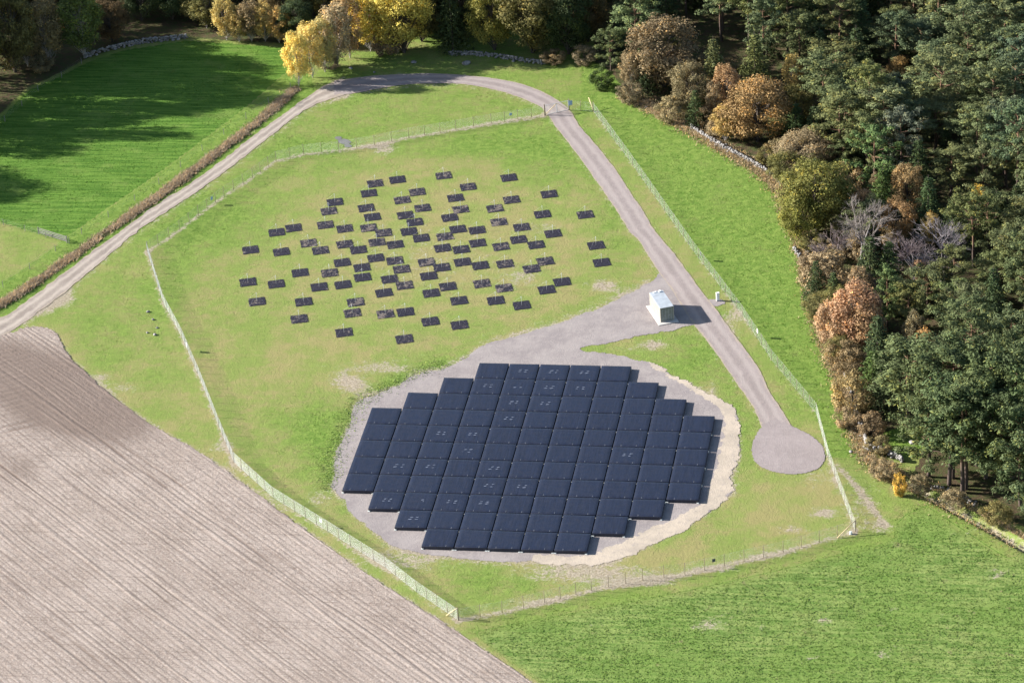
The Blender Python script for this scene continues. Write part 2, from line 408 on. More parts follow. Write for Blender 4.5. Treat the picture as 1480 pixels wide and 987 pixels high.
# ------------------------------------------------------------------ outlines traced on the ground
road_L = crop(490, 0, S5, [(-20, 412), (80, 398), (200, 375), (300, 362), (430, 358), (520, 360), (620, 375), (720, 400), (800, 430), (870, 465), (925, 540), (980, 610), (1040, 690), (1110, 790), (1180, 890), (1240, 986)]) + \
    [(925, 350), (945, 383), (968, 415), (985, 442), (1005, 472), (1024, 496), (1044, 523), (1064, 553), (1081, 577), (1093, 597), (1101, 617)]
road_R = crop(490, 0, S5, [(-20, 345), (150, 325), (300, 317), (430, 316), (560, 325), (650, 335), (760, 355), (850, 385), (920, 420), (985, 470), (1030, 540), (1090, 610), (1140, 670), (1200, 750), (1250, 830), (1300, 900), (1350, 986)]) + \
    crop(980, 330, S5, [(0, 130), (60, 215), (130, 305), (180, 370), (230, 440), (290, 520), (350, 610), (400, 710), (440, 770), (490, 850)])
circle = [(1101, 617), (1092, 630), (1087, 645), (1088, 660), (1095, 671), (1110, 679), (1130, 684), (1150, 685), (1170, 682), (1183, 676), (1191, 666), (1190, 648), (1182, 638), (1168, 627), (1145, 616), (1120, 606)]
track_L = [(-60, 450), (0, 458), (40, 434), (80, 404), (130, 366), (180, 330), (230, 294), (280, 262), (330, 225), (370, 194), (410, 165), (440, 143), (468, 124), (495, 115)]
track_R = [(-60, 520), (0, 488), (40, 462), (80, 434), (120, 401), (165, 362), (212, 325), (262, 292), (312, 258), (358, 222), (400, 190), (435, 163), (465, 148), (497, 138)]
pad = [(1003, 432), (985, 400), (958, 392), (945, 404)] + crop(900, 390, S18, [(300, 160), (220, 215), (130, 265), (0, 315)]) + \
    crop(600, 340, S3, [(1370, 500), (1200, 560), (1050, 620), (900, 665), (760, 705), (620, 745), (480, 790), (400, 840), (330, 880), (200, 940)]) + \
    crop(470, 500, S3, [(1030, 65), (940, 120), (830, 165), (740, 180), (620, 215), (530, 275), (430, 320), (330, 355), (240, 395), (200, 440), (190, 530), (150, 610), (110, 690), (75, 760), (65, 850)]) + \
    crop(470, 650, S3, [(72, 180), (40, 250), (75, 300), (130, 360), (190, 450), (270, 520), (370, 600), (470, 670), (600, 720), (740, 745), (900, 760), (1100, 785), (1300, 800)]) + \
    crop(770, 650, S3, [(0, 790), (150, 800), (300, 810), (440, 805), (560, 790), (650, 760), (760, 710), (860, 665), (950, 620), (1060, 570), (1160, 500), (1270, 430), (1360, 360), (1420, 280), (1400, 190)]) + \
    crop(770, 500, S3, [(1440, 860), (1470, 760), (1465, 620), (1455, 500), (1400, 430), (1300, 380), (1200, 320), (1100, 265), (1000, 220), (900, 150), (830, 115), (720, 95), (600, 65), (480, 50), (360, 36)]) + \
    crop(600, 340, S3, [(1190, 818), (1190, 800), (1300, 782)]) + crop(900, 390, S18, [(0, 830), (150, 790), (300, 765), (430, 745), (560, 735), (680, 690), (800, 660), (860, 660), (900, 640)])
sand_in = crop(770, 500, S3, [(830, 125), (900, 180), (1000, 240), (1090, 290), (1200, 345), (1280, 400), (1340, 470), (1370, 540), (1355, 640), (1335, 760), (1310, 880)]) + \
    crop(770, 650, S3, [(1295, 140), (1270, 260), (1230, 380), (1150, 412), (1000, 500), (870, 540), (750, 610), (620, 660), (500, 705), (440, 750), (300, 755), (150, 752), (0, 748)])
sand_out = crop(770, 650, S3, [(0, 800), (150, 812), (300, 822), (440, 816), (560, 800), (650, 770), (760, 720), (860, 675), (950, 630), (1060, 580), (1160, 512), (1270, 440), (1370, 365), (1430, 280), (1410, 190)]) + \
    crop(770, 500, S3, [(1445, 860), (1478, 760), (1475, 620), (1462, 500), (1408, 424), (1300, 370), (1200, 312), (1100, 257), (1000, 212), (900, 142), (820, 112)])
plough = [(-120, 520), (-40, 498), (0, 487), (40, 474), (78, 479), (100, 515), (125, 540), (160, 570), (185, 590), (230, 620), (285, 652), (325, 680), (370, 712), (420, 750), (480, 795), (540, 836), (600, 874), (650, 906), (700, 940), (740, 966), (775, 990), (850, 1040), (700, 1110), (200, 1150), (-200, 1100), (-220, 700)]
compound = [(858, 162), (908, 230), (1002, 363), (1073, 456), (1115, 520), (1180, 598), (1197, 662), (1236, 768), (990, 830), (787, 870), (662, 896), (557, 820), (395, 725), (338, 664), (311, 600), (263, 485), (213, 364), (287, 311), (365, 257), (399, 233), (490, 219), (591, 199), (710, 179), (787, 167)]
fence_N = [(213, 364), (260, 333), (287, 311), (324, 284), (365, 257), (399, 233), (439, 223), (490, 218), (541, 210), (591, 199), (659, 188), (710, 179), (787.4, 167)]
fence_E = [(858, 162), (908, 230), (1002, 363), (1073, 456), (1115, 520), (1180, 598), (1197, 662), (1236, 768)]
fence_S = [(1236, 768), (1132, 798), (1047, 817), (990, 830), (929, 838), (855, 853), (787, 870), (726, 885), (662, 896)]
fence_SW = [(662, 896), (602, 855), (557, 820), (490, 778), (395, 719), (338, 668)]
fence_W = [(338, 668), (311, 603), (290, 550), (263, 488), (236, 438), (213, 364)]
reed_line = [(428, 128), (405, 148), (370, 178), (325, 212), (275, 250), (225, 286), (175, 320), (130, 352), (85, 384), (40, 416), (0, 440), (-60, 470)]
wood_R = [(868, 96), (905, 135), (960, 165), (1003, 186), (1045, 212), (1085, 235), (1122, 262), (1140, 300), (1158, 345), (1172, 400), (1185, 460), (1205, 520), (1232, 590), (1252, 648), (1300, 672), (1345, 700), (1400, 726), (1450, 748), (1520, 790), (1640, 780), (1680, 300), (1640, -60), (850, -60), (850, 85)]
wood_T = [(-420, 150), (-200, 190), (-20, 190), (40, 130), (90, 108), (125, 88), (180, 70), (270, 56), (320, 62), (412, 66), (440, 60), (520, 78), (600, 76), (655, 76), (780, 92), (850, 92), (868, 96), (850, -60), (-420, -60)]
ditch = [(1300, 690), (1325, 703), (1365, 725), (1400, 743), (1434, 761), (1463, 778), (1530, 815), (1600, 860)]

def masks(X):
    """lush, bare, litter, field for ground points X (n,3)"""
    u, v = uv_of(X); n = len(u)
    far = (u < -600) | (u > 2100) | (v < -400) | (v > 1500)
    inc = inside(compound, u, v)
    lush = np.full(n, .54); bare = np.zeros(n); lit = np.zeros(n); fld = np.zeros(n)
    lush[inc] = .44
    def blob(a, cu, cv, ru, rv, amt):
        a += amt * np.exp(-(((u - cu) / ru) ** 2 + ((v - cv) / rv) ** 2))
    for b in [(330, 310, 90, 45, .45), (430, 215, 90, 40, .38), (690, 205, 110, 26, .5), (800, 230, 70, 50, .42), (885, 330, 30, 70, .35), (260, 350, 60, 60, .28), (620, 150, 120, 22, .25),
              (470, 650, 30, 60, .5), (440, 610, 60, 40, .3), (590, 555, 40, 20, .5), (640, 530, 60, 14, .5), (540, 590, 30, 20, .45), (730, 840, 70, 25, .35), (1000, 520, 60, 30, .35), (1060, 620, 25, 60, .35),
              (850, 170, 60, 30, .2), (1020, 460, 40, 60, .2), (230, 430, 60, 50, .15), (640, 350, 220, 95, -.38), (440, 560, 120, 60, -.10), (1130, 730, 90, 50, -.42), (900, 810, 160, 40, -.28), (300, 580, 60, 60, -.12), (470, 520, 120, 40, -.15), (240, 560, 60, 70, -.05), (160, 480, 50, 40, .1), (1150, 560, 25, 60, .25)]:
        blob(lush, *b)
    strip = (~inc) & (u > 840) & (u < 1330) & (v > 90) & (v < 660)
    lush[strip] = .98
    lush[(~inc) & (v < 190) & (u > 430) & (u <= 840)] = .66
    # fields
    padk = inside([(-420, 190), (-20, 190), (40, 130), (90, 108), (125, 90), (180, 72), (270, 58), (412, 68), (425, 125), (400, 150), (325, 208), (225, 282), (130, 348), (98, 352), (0, 322), (-120, 300), (-420, 400)], u, v)
    fld[padk] = .42
    past = inside([(-120, 305), (0, 325), (98, 354), (60, 388), (0, 430), (-120, 480)], u, v)
    lush[past] = .5
    low = (v > 600) & (~inc) & inside([(662, 900), (787, 876), (990, 836), (1132, 804), (1240, 772), (1290, 770), (1300, 700), (1340, 710), (1460, 790), (1700, 900), (1700, 1500), (900, 1500), (780, 990), (700, 930)], u, v)
    LOWP = [(662, 900), (787, 876), (990, 836), (1132, 804), (1240, 772), (1262, 768), (1300, 730), (1340, 712), (1460, 790)]
    fld[low] = np.clip(seg_dist(LOWP, u[low], v[low]) / 38.0, 0, 1)
    fld[far] = 1.0
    # long edge strips where the field meets path and ploughland
    e = seg_dist([(662, 903), (787, 880), (990, 842), (1132, 810), (1290, 775)], u, v); k = low & (e < 14); fld[k] *= np.clip(e[k] / 14, 0, 1) ** .5; lush[k] = .6
    pe = seg_dist(plough[3:22], u, v); k = pe < 26
    lush = np.where(k & ~inc, lush * (.45 + .55 * np.clip(pe / 26, 0, 1)), lush); bare += .55 * np.exp(-(pe / 5.0) ** 2)
    fld = np.where(pe < 18, fld * np.clip(pe / 18, 0, 1), fld)
    for b in [(1190, 741, 20, 8, .9), (1180, 690, 40, 25, .38), (500, 550, 26, 12, .75), (560, 532, 50, 9, .6), (520, 565, 25, 14, .5), (850, 828, 110, 16, .75), (780, 868, 60, 6, .45), (600, 815, 60, 14, .4), (873, 413, 24, 9, .8), (945, 498, 22, 8, .8),
              (555, 216, 22, 9, .7), (700, 168, 60, 14, .18), (620, 370, 190, 80, .30), (790, 330, 26, 10, .35), (755, 400, 25, 14, .4), (85, 432, 22, 12, .95), (50, 448, 30, 10, .5), (180, 560, 30, 10, .45), (150, 545, 14, 7, .6), (1250, 725, 28, 42, .42), (1275, 760, 24, 10, .5),
              (1100, 800, 60, 10, .3), (1035, 822, 40, 5, .5), (930, 842, 50, 6, .6), (1145, 765, 25, 7, .6), (1060, 470, 22, 26, .3), (1060, 455, 10, 8, .5), (460, 720, 22, 16, .5), (440, 790, 30, 30, .2), (320, 645, 22, 12, .5), (560, 800, 60, 20, .35),
              (905, 505, 30, 6, .3), (1030, 560, 10, 14, .5), (1060, 690, 20, 60, .25), (310, 680, 40, 10, .4), (1090, 240, 40, 30, .12), (1050, 885, 40, 12, .12), (1190, 900, 20, 6, .3), (1290, 935, 30, 6, .3), (1020, 905, 25, 8, .3), (600, 140, 50, 12, .2), (1290, 880, 12, 5, .5), (1190, 895, 10, 4, .55), (1275, 945, 14, 6, .5), (1170, 950, 10, 4, .4), (1360, 890, 12, 4, .4), (1440, 830, 16, 8, .45), (1400, 770, 40, 8, .3), (1030, 900, 40, 14, .3), (1100, 905, 14, 6, .4), (860, 900, 30, 8, .25)]:
        blob(bare, *b)
    for ln, wd, a in ((fence_N, 4, .6), (fence_W, 5, .65), (fence_SW, 6, .5), (fence_S, 5, .62), (fence_E, 4, .45), (road_L, 6, .38), (road_R, 5, .3), (track_R, 9, .42), (track_L, 4, .25), (pad[4:70], 6, .5), ([(1210, 672), (1240, 705), (1280, 760)], 4, .6), ([(940, 402), (850, 438), (760, 470), (600, 508), (480, 530), (400, 520)], 3, .2), ([(935, 410), (845, 446), (755, 478), (600, 516), (480, 538)], 3, .2), ([(880, 160), (1000, 320), (1090, 440), (1180, 560), (1225, 660)], 2.5, .2), ([(888, 158), (1010, 318), (1100, 436), (1190, 555), (1235, 655)], 2.5, .2), ([(1480, 800), (1380, 850), (1200, 940), (1060, 1000)], 2.5, .22), ([(1480, 812), (1380, 862), (1200, 953), (1060, 1013)], 2.5, .22)):
        d = seg_dist(ln, u, v); bare += a * np.exp(-(d / wd) ** 2)
    d = seg_dist(ditch, u, v); bare += .6 * np.exp(-(d / 9) ** 2)
    wr = inside(wood_R, u, v) | inside(wood_T, u, v)
    de = np.minimum(seg_dist(wood_R[:20], u, v), seg_dist(wood_T[2:17], u, v))
    lit = np.where(wr, np.clip(de / 10.0, 0, 1) * .75 + .25, np.exp(-(de / 9) ** 2) * .35)
    g = inside([(1270, 625), (1330, 610), (1345, 640), (1320, 680), (1285, 660)], u, v) | (inside(wood_T, u, v) & (u > 590) & (u < 860) & (v > 35))
    lit[g] = .12
    lit[far] = 0
    d = seg_dist(reed_line, u, v); k = d < 26
    fld[k] = 0; lush[k] = .95; bare[k] *= .3
    lit += .8 * np.exp(-(d / 8) ** 2)
    return np.c_[np.clip(lush, 0, 1), np.clip(bare, 0, 1), np.clip(lit, 0, 1), np.clip(fld, 0, 1)]

# ------------------------------------------------------------------ ground: one sheet to the horizon
def axis(lo, hi, st):
    a = np.arange(lo, hi + st / 2, st); e = []; s = st; p = 0.0
    while p < 5000:
        s *= 1.35; p += s; e.append(p)
    e = np.array(e); return np.concatenate([lo - e[::-1], a, hi + e])
gx = axis(-152, 96, .55); gy = axis(-84, 192, .55)
GX, GY = np.meshgrid(gx, gy); V = np.c_[GX.ravel(), GY.ravel(), np.zeros(GX.size)]
MK = masks(V)
amp = .04 + .10 * MK[:, 3] + .12 * MK[:, 2] + .04 * MK[:, 0]
V[:, 2] = -amp * fbm(V[:, 0] * .45, V[:, 1] * .45, 3, 4)
dw = pts(ditch); dd = seg_dist([tuple(p) for p in resample(catmull(dw, 5), 1.0)], V[:, 0], V[:, 1])
V[:, 2] -= 1.2 * np.clip(1.15 - dd / 1.25, 0, 1) ** .7
ny, nx = GX.shape; I = np.arange(nx * ny).reshape(ny, nx)
Q = np.c_[I[:-1, :-1].ravel(), I[:-1, 1:].ravel(), I[1:, 1:].ravel(), I[1:, :-1].ravel()]
ground = ob('ground', mesh_np('ground', V, Q, {'mask': MK}, True), M['ground']); tag(ground, kind='structure')

# ------------------------------------------------------------------ roads, pad, ploughed field
def strip(name, L, R, z, mat, amp=.22, n=260, cross=8, seed=0):
    A = resample(catmull(pts(L), 6), .5); B = resample(catmull(pts(R), 6), .5)
    ta = np.linspace(0, 1, len(A)); tb = np.linspace(0, 1, len(B)); t = np.linspace(0, 1, n)
    A = np.c_[np.interp(t, ta, A[:, 0]), np.interp(t, ta, A[:, 1])]; B = np.c_[np.interp(t, tb, B[:, 0]), np.interp(t, tb, B[:, 1])]
    T = np.gradient((A + B) / 2, axis=0); T /= np.linalg.norm(T, axis=1)[:, None]; N = np.c_[-T[:, 1], T[:, 0]]
    A = A + N * ((fbm(A[:, 0] * .6, A[:, 1] * .6, seed) - .5) * 2 * amp)[:, None]; B = B + N * ((fbm(B[:, 0] * .6, B[:, 1] * .6, seed + 5) - .5) * 2 * amp)[:, None]
    k = np.linspace(0, 1, cross + 1); VV = A[:, None, :] * (1 - k)[None, :, None] + B[:, None, :] * k[None, :, None]
    VV = VV.reshape(-1, 2); ac = np.tile(k * 2 - 1, n)
    I = np.arange(n * (cross + 1)).reshape(n, cross + 1)
    Q = np.c_[I[:-1, :-1].ravel(), I[1:, :-1].ravel(), I[1:, 1:].ravel(), I[:-1, 1:].ravel()]
    if np.cross(VV[Q[0, 1]] - VV[Q[0, 0]], VV[Q[0, 2]] - VV[Q[0, 0]]) < 0: Q = Q[:, ::-1]
    o = ob(name, mesh_np(name, np.c_[VV, np.full(len(VV), z)], Q.copy(), {'across': ac}), mat); tag(o, kind='structure'); return o
sheet('gravel_pad', resample(catmull(pts(pad), 4, True), .8, True), .010, M['gravel'], amp=.45)
sheet('sand_border', resample(pts(sand_in + sand_out), .8, True), .016, M['sand'], amp=.8, seed=8)
strip('dirt_track', track_L, track_R, .018, M['track'], .4, 420, 10, 21)
strip('gravel_road', road_L, road_R, .024, M['road'], .16, 520, 8, 31)
sheet('turning_circle', resample(catmull(pts(circle), 5, True), .5, True), .030, M['road2'], amp=.16, seed=4)

def plough_field():
    PW = pts(plough); a = p1(120, 536)[:2]; b = p1(740, 966)[:2]
    d = (b - a) / np.linalg.norm(b - a); n = np.array([-d[1], d[0]])
    if n[0] > 0: n = -n            # n points away from the meadow
    n_al, st_al, st_ac = 300, .5, .16
    AL, AC = np.meshgrid(np.arange(-45, 140, st_al), np.arange(-6, 95, st_ac))
    al = AL.ravel(); ac = AC.ravel()
    X = a + al[:, None] * d + ac[:, None] * n
    wob = (fbm(al * .05, ac * .5, 5, 3) - .5) * 1.3
    ph = (ac + wob) * 2 * math.pi / .88
    f = .5 + .5 * np.cos(ph); f2 = .5 + .5 * np.cos(ph * 3 + 1.0)
    row = np.floor((ac + wob) / .88 + .5).astype(np.int64); rowa = .25 + 1.1 * (((row * 7919 + 13) * 104729 % 1009) / 1009.0) ** 1.3 + .5 * (row % 7 == 0)
    strength = rowa * np.clip(.1 + 1.9 * fbm(al * .035, ac * .45, 8, 4), .1, 1.5)
    z = .02 + strength * (.040 * f ** 1.5 + .014 * f2) + .085 * fbm(X[:, 0] * 1.9, X[:, 1] * 1.9, 4, 4)
    furrow = np.clip((1 - f) ** 6 * strength * 1.2, 0, 1)  # mask for the painted furrow shading
    u, v = uv_of(np.c_[X, np.zeros(len(X))])
    # headland passes near the track run across the furrows
    head = np.exp(-((u - 10) / 50) ** 4) * np.clip((v - 485) / 20, 0, 1) * np.clip((700 - v) / 60, 0, 1)
    hp = (al * .97 + ac * .26) * 2 * math.pi / 1.6
    z = z * (1 - .6 * head) + head * (.02 + .075 * (.5 + .5 * np.cos(hp)))
    wet = np.zeros(len(u))
    for c_ in (9.0, 27.0, 45.0, 63.0):
        for o_ in (-.9, .9):
            g_ = np.exp(-((ac + wob * .6 - c_ - o_) / .22) ** 2); wet += .5 * g_ * fbm(al * .15, ac * .5, 31, 3) * 1.5; z -= .05 * g_
    for c_ in (-18.0, 12.0, 41.0, 74.0):
        for o_ in (-.9, .9):
            g_ = np.exp(-((al + ac * .12 + 4 * np.sin(ac * .05 + c_) - c_ - o_) / .3) ** 2); wet += .38 * g_ * fbm(al * .3, ac * .2, 32, 3) * 1.5; z -= .03 * g_
    for cu, cv, ru, rv, am in [(90, 565, 130, 65, 1.0), (170, 610, 100, 50, .5), (30, 680, 50, 30, .5), (10, 520, 50, 40, .5), (250, 690, 80, 40, .22), (300, 830, 120, 40, .25), (150, 930, 90, 60, .30), (380, 770, 70, 40, .2)]:
        wet += am * np.exp(-(((u - cu) / ru) ** 2 + ((v - cv) / rv) ** 2))
    edge = ragged(PW, .35, .5, 14)
    ny, nx = AL.shape; I = np.arange(nx * ny).reshape(ny, nx)
    Q = np.c_[I[:-1, :-1].ravel(), I[:-1, 1:].ravel(), I[1:, 1:].ravel(), I[1:, :-1].ravel()]
    cen = X[Q].mean(1); u2, v2 = uv_of(np.c_[cen, np.zeros(len(cen))])
    k = inside([tuple(p) for p in edge], cen[:, 0], cen[:, 1]) & (u2 > -190) & (v2 < 1110)
    Q = Q[k]; used = np.unique(Q); mp = np.full(len(X), -1); mp[used] = np.arange(len(used))
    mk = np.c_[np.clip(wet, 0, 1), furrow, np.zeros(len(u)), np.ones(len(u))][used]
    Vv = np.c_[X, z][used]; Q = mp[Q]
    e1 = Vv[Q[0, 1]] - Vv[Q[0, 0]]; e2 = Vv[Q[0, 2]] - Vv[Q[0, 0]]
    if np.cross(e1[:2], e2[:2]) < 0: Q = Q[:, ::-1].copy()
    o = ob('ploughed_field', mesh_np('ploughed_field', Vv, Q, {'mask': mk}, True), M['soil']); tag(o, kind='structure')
plough_field()
for i, (cu, cv, ru, rv) in enumerate([(497, 205, 9, 4), (503, 211, 6, 2.5), (489, 200, 5, 2.5)]):
    a = np.linspace(0, 2 * math.pi, 14, endpoint=False)
    sheet('puddle', ragged(pts([(cu + ru * math.cos(t), cv + rv * math.sin(t)) for t in a]), .3, .2, 40 + i), .008 + .004 * i, M['water'], amp=.25, st=.12)

# ------------------------------------------------------------------ grass as real tufts (nobody could count it)
def tufts(name, X, h, wd, nb, mat, attrs=None, lean=.5, label=None, cat='grass'):
    n = len(X); h = np.broadcast_to(h, n); wd = np.broadcast_to(wd, n)
    Vs = []; 
    for b in range(nb):
        t = RNG.uniform(0, 2 * math.pi, n); r = RNG.uniform(0, 1, n) * wd * .6
        c = X + np.c_[np.cos(t) * r, np.sin(t) * r, np.zeros(n)]
        t2 = RNG.uniform(0, math.pi, n); s = np.c_[np.cos(t2), np.sin(t2), np.zeros(n)] * (wd * .45)[:, None]
        tip = c + np.c_[RNG.normal(0, 1, n) * lean * h, RNG.normal(0, 1, n) * lean * h, h * RNG.uniform(.6, 1.15, n)]
        Vs.append(np.stack([c - s, c + s, tip], 1))
    Vt = np.stack(Vs, 1).reshape(-1, 3); Fq = np.arange(len(Vt)).reshape(-1, 3)
    at = {}
    if attrs is not None:
        for k, a in attrs.items(): at[k] = np.repeat(a, nb * 3, axis=0)
    else:
        at['tint'] = np.repeat(RNG.uniform(0, 1, n * nb), 3)
    o = ob(name, mesh_np(name, Vt, Fq, at), mat); tag(o, label, cat, kind='stuff'); return o
def scatter_poly(poly_px, n):
    a = np.array(poly_px); u = RNG.uniform(a[:, 0].min(), a[:, 0].max(), n); v = RNG.uniform(a[:, 1].min(), a[:, 1].max(), n)
    k = inside(poly_px, u, v); return px(u[k], v[k])
def scatter_line(line_px, n, wid):
    L = resample(catmull(pts(line_px), 6), .3); T = np.gradient(L, axis=0); T /= np.linalg.norm(T, axis=1)[:, None]
    i = RNG.integers(0, len(L), n); o = RNG.normal(0, wid * .45, n)
    P = L[i] + np.c_[-T[i, 1], T[i, 0]] * o[:, None] + RNG.normal(0, .15, (n, 2)); return np.c_[P, np.zeros(n)]
hard = [track_L + track_R[::-1], road_L + road_R[::-1], pad, plough, circle]
X = scatter_poly([(-20, -20), (1500, -20), (1500, 1010), (-20, 1010)], 230000)
u, v = uv_of(X); keep = np.ones(len(X), bool)
for h_ in hard: keep &= ~inside(h_, u, v)
mk = masks(X)
dens = .22 + .5 * mk[:, 0] + .4 * mk[:, 3] - .8 * mk[:, 1]
dens *= .35 + 1.3 * fbm(X[:, 0] * .5, X[:, 1] * .5, 77, 3)
keep &= (RNG.uniform(0, 1, len(X)) < dens) & (mk[:, 2] < .5)
X = X[keep]; mk = mk[keep]
X[:, 2] = -.05
hh = (.03 + .035 * mk[:, 0] + .025 * mk[:, 3]) * RNG.uniform(.6, 1.5, len(X))
tufts('meadow_grass', X, hh, .24, 3, M['blades'], {'mask': mk}, .6, 'short green and straw coloured meadow grass over all the open ground')
# dry reeds along the ditch by the track
Xr = scatter_line(reed_line, 22000, 1.35); Xr = Xr[RNG.uniform(0, 1, len(Xr)) < np.clip(-.9 + 3.0 * fbm(Xr[:, 0] * .22, Xr[:, 1] * .22, 5, 4), .12, 1)]; g = tufts('dry_reeds', Xr, RNG.uniform(.06, .75, len(Xr)) * (.4 + .9 * fbm(Xr[:, 0] * .35, Xr[:, 1] * .35, 9, 3)), .10, 3, M['straw'], None, .5, 'brown dry reeds filling the ditch beside the dirt track', 'reeds')
g.color = (.37, .295, .205, 1)
rank = [(645, 524), (600, 540), (565, 556), (530, 574), (505, 592), (502, 608), (492, 630), (482, 655), (478, 690), (470, 708)]
Xk = scatter_line(rank, 2200, 2.4); g = tufts('rank_grass', Xk, RNG.uniform(.04, .2, len(Xk)), .12, 3, M['straw'], None, .7, 'tall fresh green grass along the left rim of the gravel pad')
g.color = (.19, .26, .08, 1)
Xk = scatter_line([(905, 137), (960, 167), (1003, 190), (1045, 215), (1085, 238), (1122, 266), (1142, 305), (1160, 350), (1172, 400), (1188, 470), (1208, 525), (1232, 590), (1245, 640), (1262, 668), (1310, 695), (1365, 722), (1434, 757), (1480, 785)], 26000, 2.4)
Xk = Xk[seg_dist([tuple(p) for p in resample(catmull(dw, 5), 1.0)], Xk[:, 0], Xk[:, 1]) > 1.0]
g = tufts('bracken', Xk, RNG.uniform(.06, .5, len(Xk)), .12, 3, M['straw'], None, .6, 'tan bracken and dead grass along the edge of the wood', 'bracken')
g.color = (.36, .28, .17, 1)

# ------------------------------------------------------------------ stone walls
def stones_mesh(line_px, per_m, rad, rows, seed):
    rng = np.random.default_rng(seed); L = resample(catmull(pts(line_px), 5), 1.0 / per_m)
    bm0 = bmesh.new(); bmesh.ops.create_icosphere(bm0, subdivisions=1, radius=1.0)
    base = np.array([v.co[:] for v in bm0.verts]); fc = np.array([[v.index for v in f.verts] for f in bm0.faces]); bm0.free()
    Vs = []; Fs = []; k = 0
    for q in L:
        for r in range(rows):
            if rng.random() < .12: continue
            s = rad * rng.uniform(.6, 1.25, 3) * np.array([1.15, 1.0, .8]); a = rng.uniform(0, 6.28)
            R = np.array([[math.cos(a), -math.sin(a), 0], [math.sin(a), math.cos(a), 0], [0, 0, 1]])
            P = (base * (1 + rng.normal(0, .13, base.shape)) * s) @ R.T
            off = rng.normal(0, rad * (.8 if r == 0 else .4), 2)
            Vs.append(P + np.array([q[0] + off[0], q[1] + off[1], rad * (.35 + 1.15 * r)])); Fs.append(fc + k); k += len(base)
    return mesh_np('stones', np.vstack(Vs), np.vstack(Fs))
for nm, line, per, rad, rows, label in [
    ('right', [(1000, 186), (1030, 205), (1060, 222), (1090, 238), (1118, 256), (1132, 268)], 3.2, .26, 3, 'low dry stone wall under the orange-brown oak at the strip of lawn'),
    ('corner', [(1237, 592), (1243, 612), (1250, 632), (1256, 650), (1275, 653), (1292, 660), (1305, 668)], 3.6, .30, 3, 'grey stone wall turning a corner beside the isolated pine'),
    ('ditch', [(1348, 705), (1365, 708), (1378, 712), (1395, 722), (1410, 730)], 2.4, .27, 2, 'tumbled stone wall at the foot of the pines above the ditch'),
    ('topleft', [(122, 84), (150, 75), (180, 68), (210, 62), (240, 59), (272, 55)], 3.0, .30, 3, 'shaded stone wall along the far edge of the dark green field'),
    ('topmid', [(650, 80), (680, 80), (705, 82), (735, 86), (765, 91), (785, 93)], 3.0, .28, 3, 'shaded stone wall under the big olive oak beyond the road'),
    ('lawn', [(1148, 360), (1155, 372)], 2.5, .3, 2, 'short heap of pale wall stones at the lawn edge below the olive oak'),
    ('lower', [(1215, 525), (1222, 545), (1230, 570)], 2.4, .27, 2, 'pale stone wall end hidden beneath the orange birches')]:
    c = pts(line).mean(0); e = empty('stone_wall', (c[0], c[1], 0)); tag(e, label, 'wall')
    o = ob('stones', stones_mesh(line, per, rad, rows, hash(nm) % 1 + len(nm) * 3), M['stone'], e); o.location = (-c[0], -c[1], 0); tag(o, kind='stuff')
def boulder(u, v, s, label, seed):
    rng = np.random.default_rng(seed); bm = bmesh.new(); bmesh.ops.create_icosphere(bm, subdivisions=2, radius=1.0)
    for w_ in bm.verts:
        k = 1 + .28 * (float(fbm(np.array([w_.co.x * 1.3 + seed]), np.array([w_.co.y * 1.3 + w_.co.z]), seed)[0]) - .5) * 2
        w_.co = Vector((w_.co.x * s * k, w_.co.y * s * .8 * k, w_.co.z * s * .55 * k))
    me = bpy.data.meshes.new('boulder'); bm.to_mesh(me); bm.free()
    o = ob('boulder', me, M['stone']); p = p1(u, v); o.location = (p[0], p[1], s * .22); o.rotation_euler = (0, 0, rng.uniform(0, 6)); tag(o, label, 'boulder', 'loose stones in the grass')
for i, (u_, v_, s_, l_) in enumerate([(674, 93, .9, 'large pale boulder in the grass before the shaded wall'), (507, 99, .45, 'small white stone left of the two beyond the road bend'), (541, 105, .3, 'smallest white stone beyond the road bend'), (598, 91, .6, 'grey stone in the shaded verge under the yellow tree'),
    (214, 451, .35, 'dark stone at the top of the heap left of the west fence'), (221, 462, .3, 'grey stone in the middle of the heap left of the west fence'), (224, 484, .38, 'lowest grey stone of the heap left of the west fence'), (213, 481, .25, 'leftmost small stone of the heap by the west fence'), (227, 474, .25, 'rightmost small stone of the heap by the west fence'),
    (934, 156, .35, 'white stone on the lawn edge below the brown oak'), (1318, 640, .55, 'pale stone in the clearing by the isolated pine'), (1230, 653, .4, 'pale stone lying on the lawn below the wall corner')]):
    boulder(u_, v_, s_, l_, i + 3)

